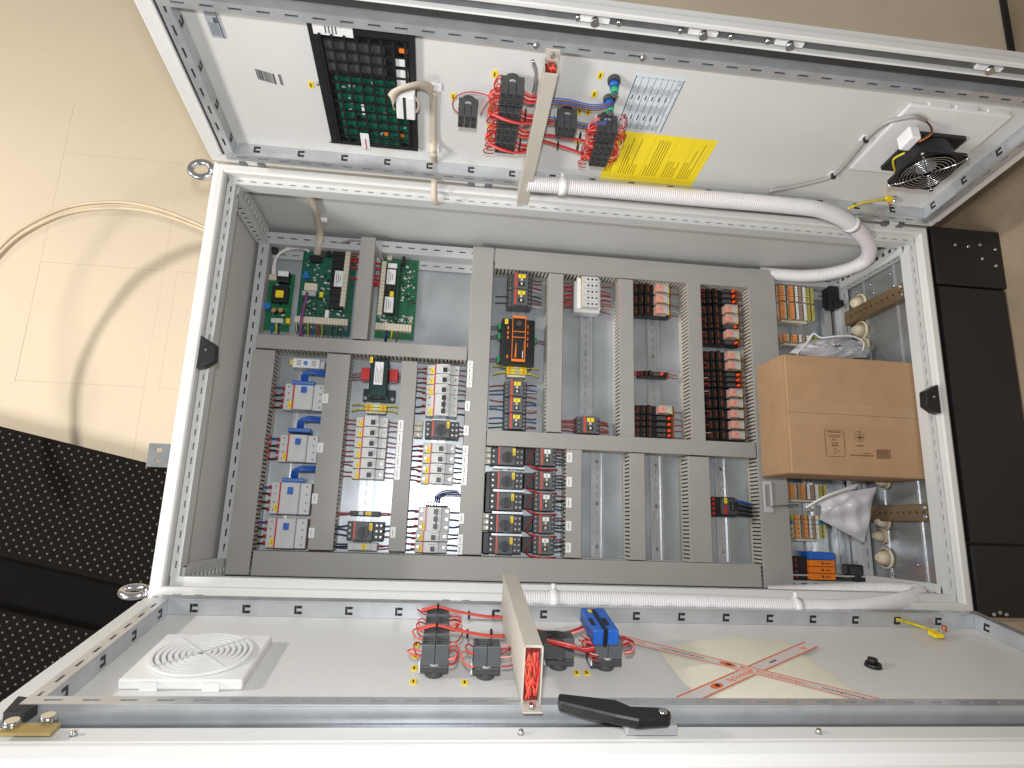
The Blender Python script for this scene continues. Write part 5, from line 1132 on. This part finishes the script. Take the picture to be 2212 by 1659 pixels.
# ---------------------------------------------------------------- corrugated conduits
def conduit(name, lab, pts, r, ties):
    P = crom([Vector(p) for p in pts], 40); d = 0; Q = [P[0]]; step = .00125
    for i in range(1, len(P)):
        seg = P[i] - P[i - 1]; L = seg.length; x = step - d
        while x < L: Q.append(P[i - 1] + seg * (x / L)); x += step
        d = L - (x - step)
    rad = [r * (1 + .07 * math.sin(6.2832 * k / 4)) for k in range(len(Q))]
    c = sum(Q, Vector()) / len(Q); t = thing(name, lab, 'conduit', c); part('hose', MB().wtube(Q, r, 16, False, rad), HOSE, t)
    for i in ties:
        k = int(i * (len(Q) - 3)); a = (Q[k + 2] - Q[k]).normalized(); part('tie', MB().wtube([Q[k] - a * .009, Q[k] + a * .009], r * 1.14, 20), WHITE, t)
        x = a.cross(Vector((0, 1, 0))).normalized(); part('tie_head', MB().wtube([Q[k] + x * r * 1.1, Q[k] + x * (r * 1.1 + .012)], .005, 8), WHITE, t)
    return t
conduit('corrugated_conduit', 'white corrugated conduit along the right door hinge, bending into the cabinet', [atY(*x) for x in ((1140, 396, -.095), (1300, 409, -.095), (1500, 427, -.095), (1700, 444, -.09), (1780, 456, -.075), (1842, 487, -.03), (1876, 528, .05), (1868, 563, .13), (1815, 586, .19), (1740, 596, .24), (1640, 590, .30))], .0182, (.06, .62))
conduit('corrugated_conduit', 'white corrugated conduit along the left door hinge below the plate', [atY(*x) for x in ((1125, 1294, -.045), (1300, 1297, -.045), (1500, 1303, -.045), (1700, 1311, -.045), (1820, 1314, -.04), (1890, 1308, -.02), (1945, 1298, .01), (1980, 1288, .05), (1975, 1277, .09), (1900, 1273, .13), (1800, 1276, .17), (1660, 1280, .24))], .0176, (.05, .44))
# earth leads
t = dthing(DT, 'earth_lead', 'green-yellow earth lead from the right door to the cabinet side', 'earth lead', 1930, 434)
dw(DT, t, [(1912, 432, .012), (1890, 433, .02), (1858, 440, .03), (1832, 451, .04)], .0028, WY); dmb(DT, t, 'lug', 1920, 433, 16, 8, .006, .014, YEL, .001)
p, q = DT.px(1932, 434, .01); part('stud', DT.mb().cyl(p, q, .007, .0006, .016, 12), CHROME, t); part('stud_nut', DT.mb().cyl(p, q - .012, .005, .0006, .012, 10), mat('copper', (196, 108, 70), .4, .6), t)
part('lead_end', MB().wtube(crom([atY(*x) for x in ((1832, 451, -.05), (1812, 464, -.03), (1797, 482, .0), (1789, 497, .03), (1797, 511, .06), (1824, 502, .1))], 6), .0028, 8), WY, t)
t = dthing(DB, 'earth_lead', 'green-yellow earth lead from the left door to the conduit side', 'earth lead', 2030, 1366)
part('lead', MB().wtube(crom([atY(1905, 1322, -.06), atY(1940, 1338, -.07), atY(1985, 1352, -.075), DB.w(*DB.px(2018, 1363, .014), .014)], 6), .0030, 8), WY, t); dmb(DB, t, 'lug', 2022, 1366, 18, 9, .006, .014, YEL, .001)
p, q = DB.px(2034, 1368, .01); part('stud', DB.mb().cyl(p, q, .006, .0006, .016, 12), CHROME, t); p, q = DB.px(2040, 1354, .01); part('stud_nut', DB.mb().cyl(p, q, .005, .0006, .012, 10), mat('copper', (196, 108, 70), .4, .6), t)
# ---------------------------------------------------------------- filter fan
hF = .062
c4 = [DT.px(u, v, hF) for u, v in ((1992, 328), (2094, 336), (2015, 410), (1912, 401))]
cp = sum(x[0] for x in c4) / 4; cq = sum(x[1] for x in c4) / 4; hs = .057
t = thing('filter_fan', 'black filter fan with chrome finger guard on a white base', 'fan', DT.w(cp, cq, 0))
part('white_base', DT.mb().box(cp - .118, cp + .108, cq - .078, cq + .118, .0006, .009), WHITE, t, .003)
for a in (-.08, -.02, .05): part('base_clip', DT.mb().box(cp + a, cp + a + .045, cq + .1185, cq + .124, .0006, .008), WHITE, t)
part('rear_flange', DT.mb().box(cp - hs, cp + hs, cq - hs, cq + hs, .0092, .020), BLACK, t, .002)
part('barrel', DT.mb().ring(cp, cq, hs * .90, hs * .97, .0201, hF - .006, 32), BLACK, t)
ffm = DT.mb()
for k in range(32):                                  # square frame with round opening
    pass
n = 32; vs = []
for hh in (hF - .0058, hF):
    for i in range(n):
        an = 6.28318 * (i + .5) / n; cx_, sy_ = math.cos(an), math.sin(an); m_ = max(abs(cx_), abs(sy_)); vs.append((cp + hs * cx_ / m_, cq + hs * sy_ / m_, hh))
    for i in range(n):
        an = 6.28318 * (i + .5) / n; vs.append((cp + hs * .93 * math.cos(an), cq + hs * .93 * math.sin(an), hh))
fs = []
for i in range(n):
    j = (i + 1) % n; fs += [(i, n + i, n + j, j), (2 * n + i, 2 * n + j, 3 * n + j, 3 * n + i), (i, j, 2 * n + j, 2 * n + i), (n + i, 3 * n + i, 3 * n + j, n + j)]
ffm.add(vs, fs); part('front_flange', ffm, BLACK, t)
part('hub', DT.mb().cyl(cp, cq, .021, .0202, hF - .010, 24), DGREY, t); part('hub_label', DT.mb().cyl(cp, cq, .020, hF - .0098, hF - .009, 24), mat('silver_label', (176, 180, 190), .4, .3), t)
for k in range(7):
    an = 6.28318 * k / 7; m = DT.mb(); r0, r1 = .0215, .050
    A = [(cp + r * math.cos(an + d), cq + r * math.sin(an + d), h_) for r, d, h_ in ((r0, 0, .024), (r1, .1, .024), (r1, .7, .044), (r0, .8, .044))]
    m.add(A + [(x, y, h_ + .0015) for x, y, h_ in A], [(3, 2, 1, 0), (4, 5, 6, 7), (0, 1, 5, 4), (1, 2, 6, 5), (2, 3, 7, 6), (3, 0, 4, 7)]); part('blade', m, BLACK, t)
g = part('finger_guard', DT.mb().tube([(cp + .0095 * math.cos(6.2832 * i / 24), cq + .0095 * math.sin(6.2832 * i / 24), hF + .006) for i in range(24)], .0009, 6, True), CHROME, t)
for r in (.017, .0245, .032, .039, .0455, .0515): part('guard_ring', DT.mb().tube([(cp + r * math.cos(6.2832 * i / 40), cq + r * math.sin(6.2832 * i / 40), hF + .006) for i in range(40)], .0009, 6, True), CHROME, g)
for s in (-1, 1):
    for s2 in (-1, 1): part('guard_leg', DT.mb().tube([(cp + s * .008, cq + s2 * .008, hF + .0075), (cp + s * .038, cq + s2 * .038, hF + .0075), (cp + s * .052, cq + s2 * .052, hF + .0015)], .0015, 6), CHROME, g); part('guard_screw', DT.mb().cyl(cp + s * .051, cq + s2 * .051, .004, hF + .001, hF + .006, 10), CHROME, t)
k_ = dmb(DT, t, 'connector', 1966, 312, 24, 32, .03, .06, WHITE, .003)
dw(DT, t, [(1998, 260, .01), (2010, 272, .03), (2012, 285, .05), (1996, 298, .055), (1978, 303, .055)], .0015, WK); dw(DT, t, [(2001, 262, .01), (2014, 278, .03), (2009, 292, .05), (1985, 306, .055)], .0018, ORANGE)
dw(DT, t, [(1955, 330, .05), (1935, 340, .05), (1929, 350, .05), (1934, 372, .05)], .0022, WY)
t = dthing(DT, 'fan_cable', 'grey round cable tied along the right door to the fan', 'cable', 1860, 330)
dw(DT, t, [(1662, 412, .02), (1720, 402, .012), (1794, 382, .008), (1835, 345, .008), (1869, 303, .009), (1909, 268, .014), (1950, 255, .018), (1978, 252, .02), (1999, 260, .014)], .0042, mat('cable_grey', (158, 154, 150), .5), 8, 'sheath')
for u, v in ((1869, 303), (1799, 381)): dmb(DT, t, 'tie_base', u - 2, v - 3, 14, 14, .0006, .004, WHITE, .001); dmb(DT, t, 'tie', u + 2, v + 4, 9, 5, .004, .016, BLACK, .001)
dtag(DT, 1901, 311, ('pale yellow tag beside the filter fan base', None))

# ---------------------------------------------------------------- left door
p0, p1, q0, q1 = prect(DB, [(366, 1368), (590, 1372), (523, 1469), (250, 1468)], .016)
pc = (p0 + p1) / 2; qc = (q0 + q1) / 2; hp = (p1 - p0) / 2; hq = (q1 - q0) / 2
t = thing('vent_cover', 'white square vent cover with concentric louvre rings', 'vent cover', DB.w(pc, qc, 0))
part('plate', DB.mb().box(p0, p1, q0, q1, .0006, .016), WHITE, t, .003)
rr = min(hp, hq) * .92
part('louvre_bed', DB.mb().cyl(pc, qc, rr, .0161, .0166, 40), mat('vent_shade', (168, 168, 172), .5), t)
for k in range(8): part('louvre_ring', DB.mb().ring(pc, qc, rr * (1 - k * .118), rr * (1 - k * .118) - rr * .072, .0167, .021, 40), WHITE, t)
for k in range(2): 
    s = 1 if k else -1; d = rr * .7; part('cross_rib', DB.mb().prism([(pc - d - .001, qc - s * d), (pc - d + .001, qc - s * d), (pc + d + .001, qc + s * d), (pc + d - .001, qc + s * d)], .0211, .0225), LGREY, t)
for a in (-.5, .5): part('clip', DB.mb().box(pc + a * hp - .012, pc + a * hp + .012, q0 - .004, q0 - .0002, .0006, .014), WHITE, t)
for k, (u, v) in enumerate(((937, 1458), (939, 1432), (941, 1408), (942, 1386))):
    t, p, q, w_ = button(DB, u, v, 68 - k * 4, 'dark grey push button back, %s from the handle edge in the left door row' % ORDN[k], 'row of four left door buttons', .055, 2, -1)
    if k in (0, 2, 3): loops(DB, t, p, q, w_, 3, .055, 1, cols=[WR, WOR, WPK]); loops(DB, t, p, q, w_, 2, .055, -1, cols=[WOR, WR])
    if k in (1, 3):
        pd = DB.px(1098, 1440 - 30 * k, .04)
        for j in range(6): part('wire', MB().wtube([DB.w(*x) for x in crom([(p - w_ - .008, q + .002 * j - .004, .056), (p, q + .001 * j, .062), (p + w_ + .01, q + .001 * j, .055), ((p + pd[0]) / 2 + .02, q + .004 + .0012 * j, .045), (pd[0], q + .012 + .0015 * j, .04)], 6)], .0017, 6), [WOR, WR, WOR, WPK, WR, WOR][j], t)
        for f_ in (0.0, .45, .8): part('bundle_tie', DB.mb().box(p + (pd[0] - p) * f_ - .0018, p + (pd[0] - p) * f_ + .0018, q - .002 + .012 * f_, q + .010 + .010 * f_, .054 - .014 * (f_ > 0), .0655 - .014 * (f_ > 0)), BLACK, t)
t, p, q, w_ = button(DB, 1048, 1462, 66, 'single dark grey push button back left of the left door duct', None, .055, 2, -1); loops(DB, t, p, q, w_, 3, .055, 1, cols=[WR, WR, WPK], reach=.03); loops(DB, t, p, q, w_, 2, .055, -1, cols=[WOR, WR])
t, p, q, w_ = button(DB, 1205, 1442, 66, 'dark grey push button back between the left duct and two yellow tags', None, .055, 2, -1)
for j in range(5): dw(DB, t, [(1172, 1378 + 2 * j, .05), (1200, 1384 + 2 * j, .06), (1235, 1392 + 2 * j, .06), (1262, 1400 + 2 * j, .05), (1285, 1396 + 2 * j, .05)], .0013, [WR, WPK, WR, WOR, WR][j])
dmb(DB, t, 'rear_block', 1192, 1376, 46, 30, .03, .055, DGREY, .001)
t, p, q, w_ = button(DB, 1306, 1443, 68, 'dark grey push button back under the blue contact blocks', None, .055, 2, -1); loops(DB, t, p, q, w_, 6, .055, 1, cols=[WR, WR, WPK, WR]); loops(DB, t, p, q, w_, 6, .055, -1, cols=[WR, WOR, WPK])
t = dthing(DB, 'blue_transformer', 'bright blue encapsulated module with black centre strip on the left door', 'module', 1293, 1375)
for s in (-1, 1): 
    c = dmb(DB, t, 'half', 1294 + s * 15, 1336, 22, 48, .05, .075, BLUE, .002); dmb(DB, c, 'terminal_hole', 1293 + s * 15, 1342, 9, 14, .0752, .076, BLACK)
dmb(DB, t, 'foot', 1294, 1372, 40, 20, .0006, .0498, DGREY)
dmb(DB, t, 'centre_strip', 1294, 1337, 7, 45, .05, .077, BLACK); p, q = DB.px(1274, 1320, .0755); part('label_tag', DB.mb().box(p - .003, p + .003, q - .005, q + .005, .0753, .0765), YEL, t)
dw(DB, t, [(1268, 1350, .05), (1250, 1358, .045), (1225, 1366, .04), (1190, 1368, .04), (1160, 1362, .04)], .0026, WR); dw(DB, t, [(1268, 1356, .05), (1248, 1364, .045), (1222, 1370, .04), (1190, 1366, .04), (1160, 1360, .04)], .002, WPK)
for (u, v), l in zip(((893, 1473), (1004, 1475), (1246, 1454), (1267, 1454), (895, 1444), (897, 1418), (899, 1394), (1234, 1419)),
    ('at the foot of the left door row of four', 'at the foot of the single left door button', 'of the pair, on the duct side', 'of the pair, on the blue module side', 'by the second button of the left door row', 'by the third button of the left door row', 'by the fourth button of the left door row', 'half hidden behind the button beside the left duct')): dtag(DB, u, v, ('yellow tag ' + l, BL[1]))
# taped document pouch
t = thing('document_pouch', 'pale cream document pouch taped to the left door', 'pouch', DB.w(*DB.px(1650, 1450, 0), 0))
out = [(1420, 1400), (1500, 1382), (1600, 1374), (1698, 1383), (1772, 1434), (1845, 1488), (1858, 1512), (1700, 1514), (1535, 1511), (1480, 1477)]
pts = [DB.px(u, v, .003) for u, v in out]; cxp = sum(a for a, b in pts) / len(pts); cyp = sum(b for a, b in pts) / len(pts)
m = DB.mb(); n = len(pts); m.add([(a, b, .0008) for a, b in pts] + [(cxp + (a - cxp) * .85, cyp + (b - cyp) * .85, .004) for a, b in pts] + [(cxp, cyp, .005)], [(i, (i + 1) % n, n + (i + 1) % n, n + i) for i in range(n)] + [(n + i, n + (i + 1) % n, 2 * n) for i in range(n)], True)
if True: m.f = [f[::-1] for f in m.f]
part('paper', m, mat('cream_paper', (230, 226, 206), .5, 0, .03, 10), t)
TAPE = mat('clear_tape', (226, 216, 212), .3, 0, .03, 12, alpha=.85); TOR = mat('tape_orange', (214, 108, 52), .5, 0, 0)
def tapestrip(ua, va, ub, vb, wpx, h, lab, words):
    A = Vector(DB.px(ua, va, h)); B = Vector(DB.px(ub, vb, h)); d = (B - A).normalized(); n_ = Vector((-d.y, d.x)); L = (B - A).length; hw = wpx
    t = thing('packing_tape', lab, 'tape', DB.w((A.x + B.x) / 2, (A.y + B.y) / 2, 0))
    def strip(o0, o1, h0, h1, m, name): 
        q4 = [A + n_ * o0, B + n_ * o0, B + n_ * o1, A + n_ * o1]; part(name, DB.mb().prism([(x.x, x.y) for x in q4], h0, h1), m, t)
    strip(-hw, hw, h, h + .0004, TAPE, 'film'); strip(-hw, -hw + .0028, h + .0005, h + .0007, TOR, 'edge_stripe'); strip(hw - .0028, hw, h + .0005, h + .0007, TOR, 'edge_stripe')
    ang = math.atan2(d.y, d.x)
    for f_, s, sz, m, sx in words:
        pos = A + d * (L * f_) - n_ * (sz * .32)
        if s == 'logo':
            c = A + d * (L * f_); mm = DB.mb(); k = 20
            mm.add([(c.x + d.x * .014 * math.cos(6.283 * i / k) + n_.x * .0075 * math.sin(6.283 * i / k), c.y + d.y * .014 * math.cos(6.283 * i / k) + n_.y * .0075 * math.sin(6.283 * i / k), h + .0006) for i in range(k)], [list(range(k))]); part('oval_mark', mm, TOR, t)
            mm = DB.mb(); mm.add([(c.x + d.x * (.002 + .005 * math.cos(6.283 * i / k)) + n_.x * .004 * math.sin(6.283 * i / k), c.y + d.y * (.002 + .005 * math.cos(6.283 * i / k)) + n_.y * .004 * math.sin(6.283 * i / k), h + .0008) for i in range(k)], [list(range(k))]); part('oval_core', mm, INK, t)
        else: text(s, DB, pos.x, pos.y, h + .0006, sz, ang, m, t, sx)
    return t
tapestrip(1325, 1374, 1930, 1524, .0125, .0070, 'long printed tape with orange edges crossing the cream pouch', ((.02, 'BigDutchman', .012, TOR, .8), (.20, 'www.bigdutchman.com', .008, INK, 1.0), (.455, 'logo', 0, None, 1), (.50, 'Big Dutchman', .016, TOR, 1.1), (.78, 'www.bigdutchman.com', .0085, INK, 1.0)))
tapestrip(1476, 1514, 1752, 1392, .0135, .0056, 'short printed tape running under the long tape across the pouch', ((.22, 'logo', 0, None, 1), (.30, 'Big Dutchman', .014, TOR, .8), (.62, 'www.', .010, INK, 1.0), (.90, 'Big', .014, TOR, .8)))
# black knob and swing handle
t = dthing(DB, 'plug_knob', 'small black round plug on the bare left door', 'plug', 1886, 1440); p, q = DB.px(1886, 1440, .0)
part('disc', DB.mb().cyl(p, q, .015, .0006, .007, 20, .013), BLACK, t); part('boss', DB.mb().cyl(p - .002, q, .009, .0072, .015, 6), BLACK, t)
t = dthing(DB, 'swing_handle', 'long black swing handle lying along the left door edge', 'handle', 1330, 1530)
P = [(1206, 1517), (1206, 1500), (1330, 1514), (1362, 1528), (1436, 1531), (1450, 1540), (1448, 1553), (1380, 1557), (1330, 1547)]
Q = [DB.px(u, v, .045) for u, v in P]; part('grip', DB.mb().prism(Q[::-1], .032, .048), BLACK, t, .004)
p, q = DB.px(1432, 1538, .05); part('pivot', DB.mb().cyl(p, q, .006, .0482, .052, 12), CHROME, t)
dmb(DB, t, 'lock_case', 1405, 1560, 110, 16, .0178, .031, STEEL, .002)
for u in (1362, 1400, 1442): p, q = DB.px(u, 1560, .034); part('case_screw', DB.mb().cyl(p, q, .004, .0312, .036, 10), CHROME, t)
